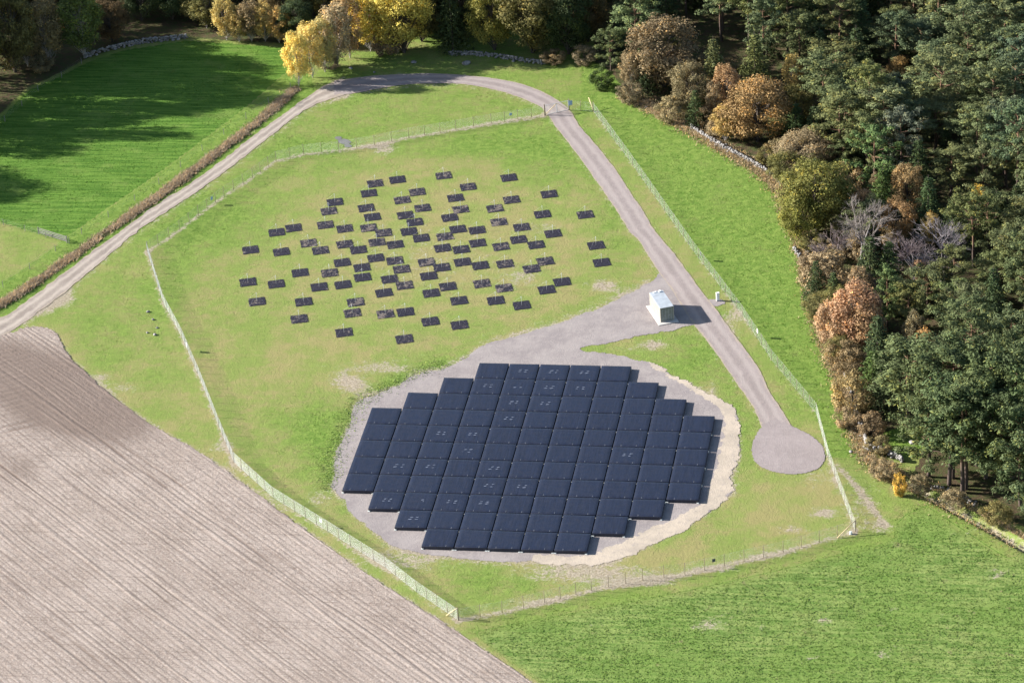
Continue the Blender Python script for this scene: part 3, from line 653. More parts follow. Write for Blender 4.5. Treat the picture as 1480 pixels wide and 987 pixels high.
# ------------------------------------------------------------------ fences
POST = MB(); POST.tube((0, 0, -.3), (0, 0, 2.12), .042, .038, 8); POST = POST.mesh('post', True)
def chain_bay(L, H=2.0, pitch=.085, r=.0016):
    m = MB(); n = int((L + H) / pitch)
    for k in range(n):
        x0 = -H + k * pitch
        for sgn in (1, -1):
            a = (x0, .04); b = (x0 + H, .04 + H)
            xa, za, xb, zb = a[0], a[1], b[0], b[1]
            if xa < 0: za += -xa; xa = 0
            if xb > L: zb -= xb - L; xb = L
            if xb - xa < .02: continue
            if sgn < 0: xa, xb = L - xa, L - xb
            m.tube((xa, .003 * sgn, za), (xb, .003 * sgn, zb), r, r, 3, False)
    for z in (.05, 1.02, 2.03): m.tube((0, 0, z), (L, 0, z), .0025, .0025, 4, False)
    return m.mesh('wire_mesh')
def fence(line_px, label, spacing=2.8, braces=(), pitch=.085, r=.0016, mat='wire'):
    P = pts(line_px); base = P[0]; e = empty('chain_link_fence', (base[0], base[1], 0)); tag(e, label, 'fence', 'fence round the antenna field')
    for i in range(len(P) - 1):
        a, b = P[i], P[i + 1]; L = np.hypot(*(b - a)); n = max(1, int(round(L / spacing))); s = L / n
        ang = math.atan2(b[1] - a[1], b[0] - a[0]); bay = chain_bay(s, 2.0, pitch, r)
        for k in range(n):
            q = a + (b - a) * k / n - base
            o = ob('wire_mesh', bay, M[mat], e); o.location = (q[0], q[1], 0); o.rotation_euler = (0, 0, ang)
            o = ob('post', POST, M['post'], e); o.location = (q[0], q[1], 0)
    q = P[-1] - base; o = ob('post', POST, M['post'], e); o.location = (q[0] + .12, q[1], 0)
    for (ua, va, za), (ub, vb, zb) in braces:
        A = p1(ua, va, za); B = p1(ub, vb, zb); m = MB(); m.tube((A[0] - base[0], A[1] - base[1], za), (B[0] - base[0], B[1] - base[1], zb), .075, .065, 8)
        ob('brace', m.mesh('brace', True), M['wood'], e)
    return e
fence(fence_N, 'wire mesh fence along the far side, from the west corner to the gate')
fence(fence_E, 'long wire mesh fence on the right between gravel road and lawn strip', braces=[((850.8, 141.5, 1.9), (858.3, 162, .05))], pitch=.095, r=.0014, mat='brightwire')
fence(fence_S, 'wire mesh fence along the near side facing the green field', braces=[((1236, 752, 2.0), (1210, 777, .1))])
fence(fence_SW, 'wire mesh fence beside the ploughed field, seen along its length', braces=[((661, 878, 2.0), (645, 889, .1))], pitch=.058, r=.0024, mat='brightwire')
fence(fence_W, 'wire mesh fence running straight up the left side of the meadow', pitch=.085, r=.0017, mat='palewire')
gp = p1(822.6, 159.3); ge = p1(856, 161.8)
fence([(822.6, 159.3), (856.5, 161.9)], 'short wire mesh fence between the gate and the right fence corner')

def sign(u, v, z, wd, ht, mat, rz, label, name='fence_sign'):
    p = p1(u, v, z); e = empty(name, (p[0], p[1], z - ht / 2), rz); tag(e, label, 'sign', 'small signs hung on the fences')
    m = MB(); m.box((0, 0, ht / 2), (wd, .02, ht)); ob('plate', bevel_mesh(m.mesh('plate'), .006, 1), mat, e)
    m = MB()
    for x in (-wd * .3, wd * .3): m.tube((x, -.02, ht * .9), (x, .05, ht * .9), .012, None, 6)
    ob('fixing', m.mesh('fixing'), M['steel'], e)
aE = math.atan2(-.905, .42); aW = math.radians(114.3); aSW = math.radians(135)
def on_line(line, t):
    P = resample(pts(line), .1); q = P[int(t * (len(P) - 1))]; U, V_ = uv_of(np.array([[q[0], q[1], 0.0]])); return U[0], V_[0]
def sign_on(line, t, z, wd, ht, mat, off, label):
    P = resample(pts(line), .1); i = int(t * (len(P) - 2)); q = P[i]; d = P[i + 1] - P[i]; a = math.atan2(d[1], d[0])
    nrm = np.array([-math.sin(a), math.cos(a)]) * off
    U, V_ = uv_of(np.array([[q[0] + nrm[0], q[1] + nrm[1], z]])); sign(U[0], V_[0], z, wd, ht, mat, a, label)
sign_on(fence_E, .60, 1.3, .6, .75, M['white'], .08, 'white sign on the right fence level with the lower road')
sign_on(fence_E, .412, 1.3, .55, .7, M['dark'], .08, 'dark sign on the right fence behind the white cabinet')
sign_on(fence_SW, .58, 1.2, .6, .6, M['white'], -.08, 'white sign on the fence beside the ploughed field')
sign_on(fence_S, .37, 1.3, .55, .55, M['dark'], -.08, 'dark sign on the near fence below the tile field')
sign_on(fence_W, .50, 1.3, .6, .7, M['white'], .08, 'sign on the left fence facing the ploughed field')
sign_on(fence_N, .22, 1.3, .6, .7, M['blue'], .08, 'pale blue sign on the far fence near the west corner')
sign_on(fence_N, .93, 1.3, .5, .5, M['blue'], .08, 'pale blue sign on the far fence just left of the gate')
sign(824.5, 149, 1.55, .75, .95, M['blue'], math.radians(29), 'pale blue sign on the right gate post', 'gate_sign')

# double gate across the road
GA = p1(787.4, 167); GB = p1(822.6, 159.3); ga = math.atan2(GB[1] - GA[1], GB[0] - GA[0]); GL = float(np.hypot(*(GB - GA)[:2]))
e = empty('double_gate', (GA[0], GA[1], 0), ga); tag(e, 'double mesh gate with timber diagonals across the gravel road', 'gate')
for x in (0, GL):
    m = MB(); m.tube((x, 0, -.3), (x, 0, 2.35), .09, .09, 10); ob('gate_post', m.mesh('gate_post', True), M['post'], e)
for s, x0, x1 in ((0, .12, GL / 2 - .03), (1, GL / 2 + .03, GL - .12)):
    m = MB()
    for x in (x0, x1): m.box((x, 0, 1.05), (.06, .06, 1.95))
    for z in (.1, 2.0): m.box(((x0 + x1) / 2, 0, z), (x1 - x0 + .055, .05, .06))
    lf = ob('gate_leaf', m.mesh('gate_leaf'), M['steel'], e)
    m = MB(); a, b = ((x0, .1), (x1, 2.0)) if s == 0 else ((x1, .1), (x0, 2.0)); m.tube((a[0], -.05, a[1]), (b[0], -.05, b[1]), .07 if s == 0 else .035, None, 6); ob('diagonal', m.mesh('diagonal'), M['wood'], lf)
    bay = chain_bay(x1 - x0, 1.85); o = ob('wire_mesh', bay, M['wire'], lf); o.location = (x0, .02, .08)

# pasture fence along the reeds, and the little field gate
def wire_fence(line_px, label, sp=7.0, h=1.25):
    P = resample(catmull(pts(line_px), 5), sp); b = P[0]; e = empty('wire_fence', (b[0], b[1], 0)); tag(e, label, 'fence', 'pasture fences')
    m = MB(); m.tube((0, 0, -.2), (0, 0, h), .06, .05, 6); me = m.mesh('post')
    w_ = MB()
    for i, q in enumerate(P):
        o = ob('post', me, M['bark_grey'], e); o.location = (q[0] - b[0], q[1] - b[1], 0)
        if i:
            for z in (.45, .85, 1.2): w_.tube((P[i - 1][0] - b[0], P[i - 1][1] - b[1], z), (q[0] - b[0], q[1] - b[1], z), .005, None, 3, False)
    ob('wire', w_.mesh('wire'), M['wire'], e)
wire_fence([(420, 128), (385, 152), (330, 190), (270, 235), (215, 277), (160, 312), (100, 350), (45, 388), (0, 418), (-40, 440)], 'thin post and wire fence on the paddock side of the dry reeds')
wire_fence([(100, 352), (70, 345), (35, 334), (0, 324), (-60, 310)], 'low wire fence between the bright paddock and the pale pasture', 5.0)
wire_fence([(-20, 198), (20, 165), (55, 132), (90, 112), (118, 92)], 'shaded wire fence along the left edge of the paddock', 6.0)
A = p1(56, 338); B = p1(97, 351); ga = math.atan2(B[1] - A[1], B[0] - A[0]); L = float(np.hypot(*(B - A)[:2]))
e = empty('field_gate', (A[0], A[1], 0), ga); tag(e, 'pale wooden field gate between the paddock and the pasture', 'gate')
for x in (0, L):
    m = MB(); m.tube((x, 0, -.2), (x, 0, 1.4), .09, .08, 8); ob('gate_post', m.mesh('gate_post'), M['bark_grey'], e)
for z in (.3, .6, .9, 1.2):
    m = MB(); m.box((L / 2, .03, z), (L - .1, .04, .11)); ob('rail', m.mesh('rail'), M['bark_grey'], e)

# ------------------------------------------------------------------ antenna tiles (97 places on a 5.15 m grid)
PITCH = 5.15
def tile_cover():
    m = MB(); n = 8; w2, d2, h0, h1 = 2.495, 2.498, .16, .60
    me = bpy.data.meshes.new('cover'); bm = bmesh.new(); bmesh.ops.create_cube(bm, size=1.0)
    for v in bm.verts: v.co = Vector((v.co.x * w2 * 2, v.co.y * d2 * 2, (h0 + h1) / 2 + v.co.z * (h1 - h0)))
    bmesh.ops.bevel(bm, geom=[e for e in bm.edges], offset=.035, segments=2, profile=.5, affect='EDGES')
    top = [f for f in bm.faces if f.normal.z > .99 and f.calc_area() > 5]
    bmesh.ops.subdivide_edges(bm, edges=list({e for f in top for e in f.edges}), cuts=7, use_grid_fill=True)
    for v in bm.verts:
        if v.co.z > h1 - .001:
            v.co.z += .018 * math.cos(v.co.x / w2 * 1.5) * math.cos(v.co.y / d2 * 1.5)
    for f in bm.faces: f.smooth = True
    bm.to_mesh(me); bm.free(); return me
T_COVER = tile_cover()
m = MB(); m.box((0, 0, .085), (4.7, 4.8, .13)); T_BASE = m.mesh('base_frame')
m = MB(); m.box((0, 0, .07), (.34, .30, .14)); T_FOOT = bevel_mesh(m.mesh('foot'), .02, 1)
m = MB(); m.box((0, 0, 0), (.055, .42, .012)); T_STRAP = m.mesh('tie_strap')
MARKS = []
for k in range(5):
    bm = bmesh.new(); a = RNG.uniform(.75, 1.2, 10); vs = []
    for j in range(10):
        t = 2 * math.pi * j / 10; vs.append(bm.verts.new((.30 * a[j] * math.cos(t), .10 * a[j] * math.sin(t) + .10 * math.cos(t), 0)))
    f = bm.faces.new(vs); r = bmesh.ops.extrude_face_region(bm, geom=[f])
    for g_ in r['geom']:
        if isinstance(g_, bmesh.types.BMVert): g_.co.z += .01
    bmesh.ops.recalc_face_normals(bm, faces=bm.faces[:])
    me = bpy.data.meshes.new('pale_mark'); bm.to_mesh(me); bm.free(); MARKS.append(me)
cols = {0: (3, 8), 1: (2, 9), 2: (1, 10), 8: (1, 10), 9: (2, 9), 10: (3, 8)}
marked = {(4, 0), (3, 1), (4, 1), (4, 2), (4, 3), (2, 4), (3, 4), (3, 5), (1, 6), (2, 6), (4, 6), (4, 7), (5, 7), (5, 0), (6, 0), (5, 1), (6, 1), (5, 2), (8, 5), (1, 8), (2, 8), (3, 8), (4, 8), (2, 9)}
for r in range(11):
    c0, c1 = cols.get(r, (0, 11))
    for c in range(c0, c1):
        x = (c + .5 - 5.5) * PITCH; y = -(r + .5 - 5.5) * PITCH
        e = empty('antenna_tile', (x, y, 0)); mk_ = (c, r) in marked
        tag(e, 'black antenna tile%s, %s from left in the %s row from the back' % (' with pale marks' if mk_ else '', ordw(c - c0 + 1), ordw(r + 1)), 'antenna tile', 'black antenna tiles on the gravel pad')
        o = ob('cover', T_COVER, M['tile'], e); o.rotation_euler = (RNG.normal(0, .003), RNG.normal(0, .003), RNG.normal(0, .003)); o.location = (RNG.normal(0, .006), RNG.normal(0, .006), RNG.normal(0, .006))
        ob('base_frame', T_BASE, M['dark'], e)
        for sx in (-1, 1):
            for sy in (-1, 1):
                o = ob('foot', T_FOOT, M['foot'], e); o.location = (sx * (2.575 - .19), sy * (2.575 - .165) - (.06 if sy < 0 else 0), 0)
        for sx in (-1.25, 1.25):
            o = ob('tie_strap', T_STRAP, M['cord'], e); o.location = (sx + RNG.normal(0, .04), -2.26, .612)
        if mk_:
            for sx in (-.42, .55):
                for sy in (-.22, .42):
                    o = ob('pale_mark', MARKS[int(RNG.integers(0, 5))], M['mark'], e)
                    o.location = (sx + RNG.normal(0, .05) + sy * .18, sy + RNG.normal(0, .06), .617); o.scale = (RNG.uniform(.7, 1.1), RNG.uniform(.55, 1.0), 1)

# ------------------------------------------------------------------ dipole antennas on square mats
A_ = [(1047, 175), (1205, 148), (1003, 245), (1347, 236), (760, 308), (717, 372), (983, 350), (1240, 293), (1385, 350), (1027, 414), (1262, 401), (345, 523), (465, 492), (692, 470), (830, 497), (1000, 491), (1107, 527), (1330, 451), (1288, 517), (1376, 564), (158, 648), (378, 662), (572, 600), (657, 652), (830, 608), (928, 648), (1060, 594), (1190, 610), (812, 738), (953, 774), (1052, 706), (1187, 725), (1235, 786), (1413, 736), (512, 811), (722, 812), (140, 878), (342, 891), (648, 912), (818, 896), (957, 843), (1150, 857), (1257, 901), (1110, 954)]
B_ = [(203, 119), (668, 134), (378, 199), (955, 251), (288, 278), (687, 291), (325, 360), (568, 353), (247, 418), (908, 394), (1213, 397), (597, 450), (305, 501), (442, 508), (760, 487), (212, 553), (983, 532), (196, 635), (328, 645), (446, 600), (612, 625), (738, 575), (863, 612), (1290, 616), (190, 773), (338, 735), (465, 759), (641, 748), (928, 729), (830, 783), (1330, 738), (97, 834), (233, 909), (476, 888), (634, 920), (1047, 876), (938, 932), (115, 956)]
C_ = [(205, 474), (537, 475), (907, 477), (885, 555), (505, 597), (825, 694), (1120, 562), (1263, 548), (1255, 740), (1440, 615)]
D_ = [(313, 467), (575, 466), (760, 500), (317, 640)]
mats_px = crop(330, 230, S3, A_) + crop(600, 230, S3, B_) + crop(330, 340, S3, C_) + crop(600, 340, S3, D_)
def mat_mesh(seed):
    rng = np.random.default_rng(seed); bm = bmesh.new()
    n = 12; g = np.linspace(-1.45, 1.45, n + 1); vs = {}
    for i in range(n + 1):
        for j in range(n + 1):
            edge = i in (0, n) or j in (0, n)
            vs[i, j] = bm.verts.new((g[i] + (rng.normal(0, .03) if edge else 0), g[j] + (rng.normal(0, .03) if edge else 0), .012 + abs(rng.normal(0, .012))))
    for i in range(n):
        for j in range(n): bm.faces.new((vs[i, j], vs[i + 1, j], vs[i + 1, j + 1], vs[i, j + 1]))
    r = bmesh.ops.extrude_face_region(bm, geom=bm.faces[:])
    for g_ in r['geom']:
        if isinstance(g_, bmesh.types.BMVert): g_.co.z += .01
    bmesh.ops.recalc_face_normals(bm, faces=bm.faces[:])
    me = bpy.data.meshes.new('ground_mat'); bm.to_mesh(me); bm.free(); return me
MATS = [mat_mesh(k) for k in range(4)]
m = MB(); m.tube((0, 0, 0), (0, 0, 1.72), .028, .026, 8); L_POST = m.mesh('post', True)
m = MB(); m.tube((0, 0, 1.70), (0, 0, 1.77), .05, .04, 8); L_CAP = m.mesh('cap')
m = MB(); m.tube((0, 0, 1.72), (1.35, 1.35, .06), .006, None, 4); L_WIRE = m.mesh('dipole_wire')
order = sorted(mats_px, key=lambda p: p[1] - .0 * p[0])
for bnd in range(12):
    row = sorted(order[bnd * 8:(bnd + 1) * 8])
    for k, (u_, v_) in enumerate(row):
        p = p1(u_, v_)
        e = empty('dipole_antenna', (p[0], p[1], 0), math.radians(18) + RNG.normal(0, .012))
        tag(e, 'mast antenna on dark mat, %s from left in %s straggling row from the back' % (ordw(k + 1), ordw(bnd + 1)), 'antenna', 'mast antennas scattered over the meadow')
        ob('ground_mat', MATS[int(RNG.integers(0, 4))], M['mat'], e)
        ob('post', L_POST, M['steel'], e); ob('cap', L_CAP, M['steel'], e)
        for q in range(4):
            o = ob('dipole_wire', L_WIRE, M['steel'], e); o.rotation_euler = (0, 0, q * math.pi / 2)

# ------------------------------------------------------------------ equipment container on its slab
ca = math.radians(-65.8); CL, CW, CH = 6.06, 2.44, 2.65
c0 = np.array([13.33, 49.75]); dl = np.array([math.cos(ca), math.sin(ca)]); dn = np.array([-dl[1], dl[0]])
cc = c0 + dl * CL / 2 + dn * CW / 2
slab = MB(); slab.box((0, 0, .06), (CL + 1.3, CW + 1.1, .12)); o = ob('concrete_slab', bevel_mesh(slab.mesh('concrete_slab'), .015, 1), M['concrete']); o.location = (cc[0] + .25 * dl[0], cc[1] + .25 * dl[1], .0); o.rotation_euler = (0, 0, ca); tag(o, 'pale concrete slab under the equipment container', 'slab')
e = empty('equipment_container', (cc[0], cc[1], .12), ca); tag(e, 'cream steel equipment container with pale flat roof standing where the roads meet', 'container')
def corrugated(L, H, y, sgn, pitch=.28, dep=.036):
    m = MB(); n = int(L / pitch); V = []; Fs = []
    xs = []; x = -L / 2
    for k in range(n):
        x = -L / 2 + k * L / n; q = L / n
        xs += [(x, 0), (x + q * .35, 0), (x + q * .5, dep), (x + q * .85, dep)]
    xs.append((L / 2, 0))
    V = [(a, y - sgn * d, z) for a, d in xs for z in (.12, H - .1)]
    Fs = [(2 * i, 2 * i + 2, 2 * i + 3, 2 * i + 1) for i in range(len(xs) - 1)]
    m.add(V, Fs); return m
o = ob('side_wall', corrugated(CL - .2, CH, -CW / 2 + .02, -1).mesh('side_wall'), M['cream'], e)
o = ob('side_wall', corrugated(CL - .2, CH, CW / 2 - .02, 1).mesh('side_wall'), M['cream'], e)
m = corrugated(CW - .2, CH, 0, 1, .24); o = ob('end_wall', m.mesh('end_wall'), M['cream'], e); o.location = (-CL / 2 + .02, 0, 0); o.rotation_euler = (0, 0, math.pi / 2)
m = MB()
for sx in (-1, 1):
    for sy in (-1, 1): m.box((sx * (CL / 2 - .075), sy * (CW / 2 - .075), CH / 2), (.15, .15, CH))
    m.box((sx * (CL / 2 - .06), 0, .07), (.11, CW - .31, .14)); m.box((sx * (CL / 2 - .06), 0, CH - .06), (.11, CW - .31, .115))
for sy in (-1, 1):
    m.box((0, sy * (CW / 2 - .06), .07), (CL - .31, .11, .14)); m.box((0, sy * (CW / 2 - .06), CH - .06), (CL - .31, .11, .115))
ob('frame', m.mesh('frame'), M['cream'], e)
m = MB(); m.box((0, 0, CH - .005), (CL - .02, CW - .02, .04))
ob('roof', bevel_mesh(m.mesh('roof'), .008, 1), M['roof'], e)
m = MB()
for k in range(14): m.box((-CL / 2 + .35 + k * (CL - .7) / 13, 0, CH + .025), (.10, CW - .24, .02))
ob('roof_rib', m.mesh('roof_rib'), M['roof'], e)
m = MB(); m.box((-CL / 2 + .35, .55, CH + .13), (.35, .35, .2)); m.box((-CL / 2 + .30, -.3, CH + .09), (.28, .5, .12)); ob('roof_vent', m.mesh('roof_vent'), M['white'], e)
for sy in (-1, 1):
    m = MB(); m.box((CL / 2 - .05, sy * .535, CH / 2), (.05, 1.06, CH - .36)); d = ob('door', m.mesh('door'), M['shadedoor'], e)
    m = MB()
    for yy in (.25, .8): m.tube((CL / 2 - .005, sy * yy, .2), (CL / 2 - .005, sy * yy, CH - .2), .018, None, 6)
    ob('lock_bar', m.mesh('lock_bar'), M['steel'], d)
    m = MB(); m.box((CL / 2 + .0, sy * .40, 1.15), (.03, .3, .04)); ob('handle', m.mesh('handle'), M['steel'], d)

# white cabinet at the fence
p = p1(1037.6, 434.6); e = empty('equipment_cabinet', (p[0], p[1], 0), math.radians(24)); tag(e, 'narrow white cabinet with sloping cap at the road edge by the fence', 'cabinet')
m = MB(); m.box((0, 0, .06), (.62, .42, .12)); ob('plinth', m.mesh('plinth'), M['concrete'], e)
m = MB(); m.box((0, 0, .80), (.52, .34, 1.36)); ob('body', bevel_mesh(m.mesh('body'), .03, 2), M['white'], e)
m = MB(); m.box((0, 0, 1.53), (.60, .42, .09)); ob('cap', bevel_mesh(m.mesh('cap'), .035, 2), M['white'], e)
m = MB(); m.box((0, -.175, .82), (.44, .02, 1.2)); d = ob('door', m.mesh('door'), M['white'], e)
m = MB(); m.box((.16, -.195, .9), (.03, .03, .14)); ob('handle', m.mesh('handle'), M['steel'], d)
a = np.linspace(0, 2 * math.pi, 10, endpoint=False)
sheet('cabinet_gravel', ragged(pts([(1034 + 15 * math.cos(t), 437 + 5 * math.sin(t)) for t in a]), .3, .3, 61), .014, M['gravel'], amp=.3)
# white marker post foot at the south-east corner
p = p1(1229.5, 771.5); e = empty('marker_drum', (p[0], p[1], 0)); tag(e, 'small white marker drum at the foot of the near right fence corner', 'marker')
m = MB(); m.tube((0, 0, 0), (0, 0, .42), .22, .20, 12); ob('drum', bevel_mesh(m.mesh('drum'), .015, 1), M['white'], e)
m = MB(); m.tube((0, 0, .42), (0, 0, .47), .14, .12, 10); ob('lid', m.mesh('lid'), M['white'], e)
#TREES
# ------------------------------------------------------------------ trees
def leaf_quads(C, Nrm, size, rng, asp=(.45, .9)):
    n = len(C); r = rng.normal(0, 1, (n, 3)); T = np.cross(Nrm, r); T /= np.linalg.norm(T, axis=1)[:, None] + 1e-9
    B = np.cross(Nrm, T); s = size * rng.uniform(.6, 1.3, n)[:, None]; k = rng.uniform(*asp, n)[:, None]
    dr = rng.normal(0, .25, (n, 3)) * s
    V = np.stack([C - T * s, C + B * s * k + dr, C + T * s, C - B * s * k], 1).reshape(-1, 3)
    return V
def cluster(c, rad, n, rng, shell=.55, up=.35):
    d = rng.normal(0, 1, (n, 3)); d /= np.linalg.norm(d, axis=1)[:, None]
    r = rng.uniform(shell, 1.05, n)[:, None]
    P = c + d * r * np.asarray(rad)
    N = d * 1.1 + rng.normal(0, .42, (n, 3)) + np.array([0, 0, up]); N /= np.linalg.norm(N, axis=1)[:, None]
    return P, N
def crown_mesh(parts, size, rng, asp=(.45, .9)):
    P = np.vstack([p for p, _ in parts]); N = np.vstack([n for _, n in parts])
    V = leaf_quads(P, N, size, rng, asp); tint = np.concatenate([np.full(len(p), rng.uniform(.15, .85)) for p, _ in parts]) + rng.normal(0, .18, len(P))
    return mesh_np('crown', V, np.arange(len(V)).reshape(-1, 4), {'tint': np.repeat(np.clip(tint, 0, 1), 4)})
def trunk_path(H, rng, bend=.04):
    z = np.linspace(0, H, 7); x = np.cumsum(rng.normal(0, bend * H / 6, 7)); y = np.cumsum(rng.normal(0, bend * H / 6, 7)); x -= x[0]; y -= y[0]
    return np.c_[x, y, z]
def add_path(m, P, r0, r1, n=6):
    for i in range(len(P) - 1):
        a = i / (len(P) - 1); b = (i + 1) / (len(P) - 1)
        m.tube(P[i], P[i + 1], r0 + (r1 - r0) * a, r0 + (r1 - r0) * b, n, False)
def at_h(P, z): return np.array([np.interp(z, P[:, 2], P[:, 0]), np.interp(z, P[:, 2], P[:, 1]), z])
def make_pine(seed, H=16.0, R=3.6, low=.42):
    rng = np.random.default_rng(seed); P = trunk_path(H * .95, rng, .03); m = MB(); add_path(m, P, .24, .06, 7); parts = []
    nb = 30
    for k in range(nb):
        t = low + (1 - low) * (k + .5) / nb; t += rng.normal(0, .012); t = min(t, .985)
        s = max(0.0, (t - low) / (1 - low)); prof = min(1.0, .62 + s * 1.1) * math.sqrt(max(.02, 1 - s ** 2.6)) 
        L = R * (prof * rng.uniform(.65, 1.12) + .12); a = k * 2.4 + rng.normal(0, .4); b0 = at_h(P, H * .95 * t)
        dirv = np.array([math.cos(a), math.sin(a), .12 + .5 * s]); end = b0 + dirv * L
        m.tube(b0, end, .06, .02, 4, False)
        for q in range(3):
            f = (.45, .75, 1.0)[q]; c = b0 + dirv * L * f + rng.normal(0, .18, 3) + np.array([0, 0, .2])
            rr = rng.uniform(.65, 1.05) * (1.0 if q else .75)
            parts.append(cluster(c, (rr, rr, rr * .55), 95, rng, .35, .7))
    for k in range(5): parts.append(cluster(at_h(P, H * .95) + np.array([rng.normal(0, .6), rng.normal(0, .6), rng.uniform(-.4, .5)]), (.8, .8, .55), 80, rng, .3, .6))
    return m.mesh('trunk', True), crown_mesh(parts, .19, rng, (.2, .45))
def make_spruce(seed, H=13.0, R=2.4):
    rng = np.random.default_rng(seed); P = trunk_path(H, rng, .008); m = MB(); add_path(m, P, .18, .03, 6); parts = []
    lv = 20
    for k in range(lv):
        t = .08 + .9 * k / lv; L0 = R * (1 - t) ** .8 + .15; nb = max(4, int(11 * (1 - t) + 3))
        for q in range(nb):
            a = 6.283 * q / nb + k * 1.1 + rng.normal(0, .2); L = L0 * rng.uniform(.7, 1.15); b0 = at_h(P, H * t)
            for f in (.4, .75, 1.0):
                c = b0 + np.array([math.cos(a) * L * f, math.sin(a) * L * f, -.25 * L * f * f])
                parts.append(cluster(c, (.38, .38, .2), 10, rng, .2, .5))
    return m.mesh('trunk', True), crown_mesh(parts, .19, rng, (.25, .5))
def make_broad(seed, H=14.0, R=6.0, base=.18, lobes=60, per=95, size=.21, droop=0.0, trunk_r=.3, squash=1.0):
    rng = np.random.default_rng(seed); P = trunk_path(H * .8, rng, .05); m = MB(); add_path(m, P, trunk_r, trunk_r * .2, 7); parts = []
    zc = H * (base + 1) / 2; hz = H * (1 - base) / 2
    dirs = []
    k = 0
    while len(dirs) < lobes:
        d = rng.normal(0, 1, 3); d /= np.linalg.norm(d)
        if d[2] < -.92: continue
        dirs.append(d)
    for d in dirs:
        r = rng.uniform(.5, .92) ** .6; c = np.array([d[0] * R * r * .82, d[1] * R * r * .82, zc + d[2] * hz * r * .86])
        if d[2] < 0: c[:2] *= 1.0 + .12 * d[2]
        rr = R * rng.uniform(.17, .29)
        parts.append(cluster(c, (rr, rr, rr * (1.0 + droop) * .85), int(per * rng.uniform(.6, 1.2)), rng, .45, .3))
        if rng.random() < .6:
            b0 = at_h(P, min(H * .75, max(H * base * .8, c[2] - rng.uniform(.2, .35) * H))); mid = (b0 + c) / 2 + rng.normal(0, .2, 3)
            m.tube(b0, mid, trunk_r * .35, trunk_r * .22, 4, False); m.tube(mid, c, trunk_r * .22, .02, 4, False)
    return m.mesh('trunk', True), crown_mesh(parts, size, rng)
def make_bare(seed, H=13.0, R=4.5):
    rng = np.random.default_rng(seed); tr = MB(); tw = MB()
    def grow(p, d, L, r, dep):
        q = p + d * L; (tr if dep < 2 else tw).tube(p, q, r, r * .65, 5 if dep < 2 else 3, False)
        if dep >= 5: return
        for k in range(3 if dep < 2 else 4):
            n = d + rng.normal(0, .48, 3); n[2] += .10; n /= np.linalg.norm(n); f = rng.uniform(.55, 1.0)
            grow(p + d * L * f, n, L * rng.uniform(.58, .8), max(r * .6, .012), dep + 1)
    for k in range(2):
        d = np.array([rng.normal(0, .12), rng.normal(0, .12), 1.0]); grow(np.array([rng.normal(0, .3), rng.normal(0, .3), 0.0]), d / np.linalg.norm(d), H * .30, .16, 0)
    a = tr.mesh('trunk', True); b = tw.mesh('crown'); at = b.attributes.new('tint', 'FLOAT', 'POINT'); at.data.foreach_set('value', np.full(len(b.vertices), .5, np.float32))
    return a, b
LIB = {
    'pine': [(16.0, 3.6) + make_pine(100 + k, 16.0, (3.4, 3.9, 3.2, 4.2, 3.0)[k], (.40, .46, .36, .5, .30)[k]) for k in range(5)],
    'fullpine': [(13.0, 4.2) + make_pine(140 + k, 13.0, 4.2, .18) for k in range(2)],
    'spruce': [(13.0, 2.4) + make_spruce(200 + k, 13.0, 2.4 + .3 * k) for k in range(3)],
    'oak': [(14.0, 6.0) + make_broad(300 + k, 14.0, 6.0, .0, 95, 200, .15) for k in range(4)],
    'birch': [(13.0, 3.2) + make_broad(400 + k, 13.0, 3.2, .02, 100, 105, .125, .6, .09) for k in range(4)],
    'shrub': [(6.0, 3.2) + make_broad(500 + k, 6.0, 3.2, -.12, 52, 130, .115, 0, .08) for k in range(3)],
    'bare': [(13.0, 4.5) + make_bare(600 + k) for k in range(3)],
}
BARK = {'pine': 'bark_pine', 'fullpine': 'bark_pine', 'spruce': 'bark_dark', 'oak': 'bark_dark', 'birch': 'bark_birch', 'shrub': 'bark_dark', 'bare': 'bark_grey'}
NAME = {'pine': 'pine_tree', 'fullpine': 'pine_tree', 'spruce': 'spruce_tree', 'oak': 'oak_tree', 'birch': 'birch_tree', 'shrub': 'shrub', 'bare': 'bare_tree'}
COLR = {'pine': (.092, .112, .046), 'fullpine': (.090, .112, .048), 'spruce': (.050, .074, .028), 'olive': (.145, .132, .046), 'brown': (.20, .155, .078), 'orange': (.30, .195, .085), 'pink': (.34, .215, .115), 'yellow': (.52, .37, .075),
        'gold': (.42, .30, .10), 'ygreen': (.17, .165, .040), 'tan': (.23, .18, .10), 'green': (.060, .090, .025), 'dgreen': (.045, .065, .025), 'grey': (.25, .215, .21)}
TREES = []
KR = 1.22
PROT = []
def tree(kind, x, y, H, R, col, label, group, scaled=False):
    if scaled: R *= KR
    L = LIB[kind]; h0, r0, tm, cm = L[int(RNG.integers(0, len(L)))]
    e = empty(NAME[kind], (x, y, -.05), RNG.uniform(0, 6.28)); e.scale = (R / r0, R / r0, H / h0)
    tag(e, label, 'shrub' if kind == 'shrub' else 'tree', group)
    ob('trunk', tm, M[BARK[kind]], e)
    o = ob('crown', cm, M['needle'] if kind in ('pine', 'fullpine', 'spruce') else M['leaf'], e)
    b = COLR[col] if isinstance(col, str) else col; j = RNG.uniform(.85, 1.15)
    o.color = (b[0] * j * RNG.uniform(.92, 1.08), b[1] * j, b[2] * j * RNG.uniform(.9, 1.1), 1)
    TREES.append((x, y, R / (KR if scaled else 1.0))); return e
def tree_top(kind, u, v, H, R, col, label, group):
    p = p1(u, v, H * .97); PROT.append((u, v + H * 2.2, v + H * 6.6, R))
    return tree(kind, p[0], p[1], H, R, col, label, group, True)
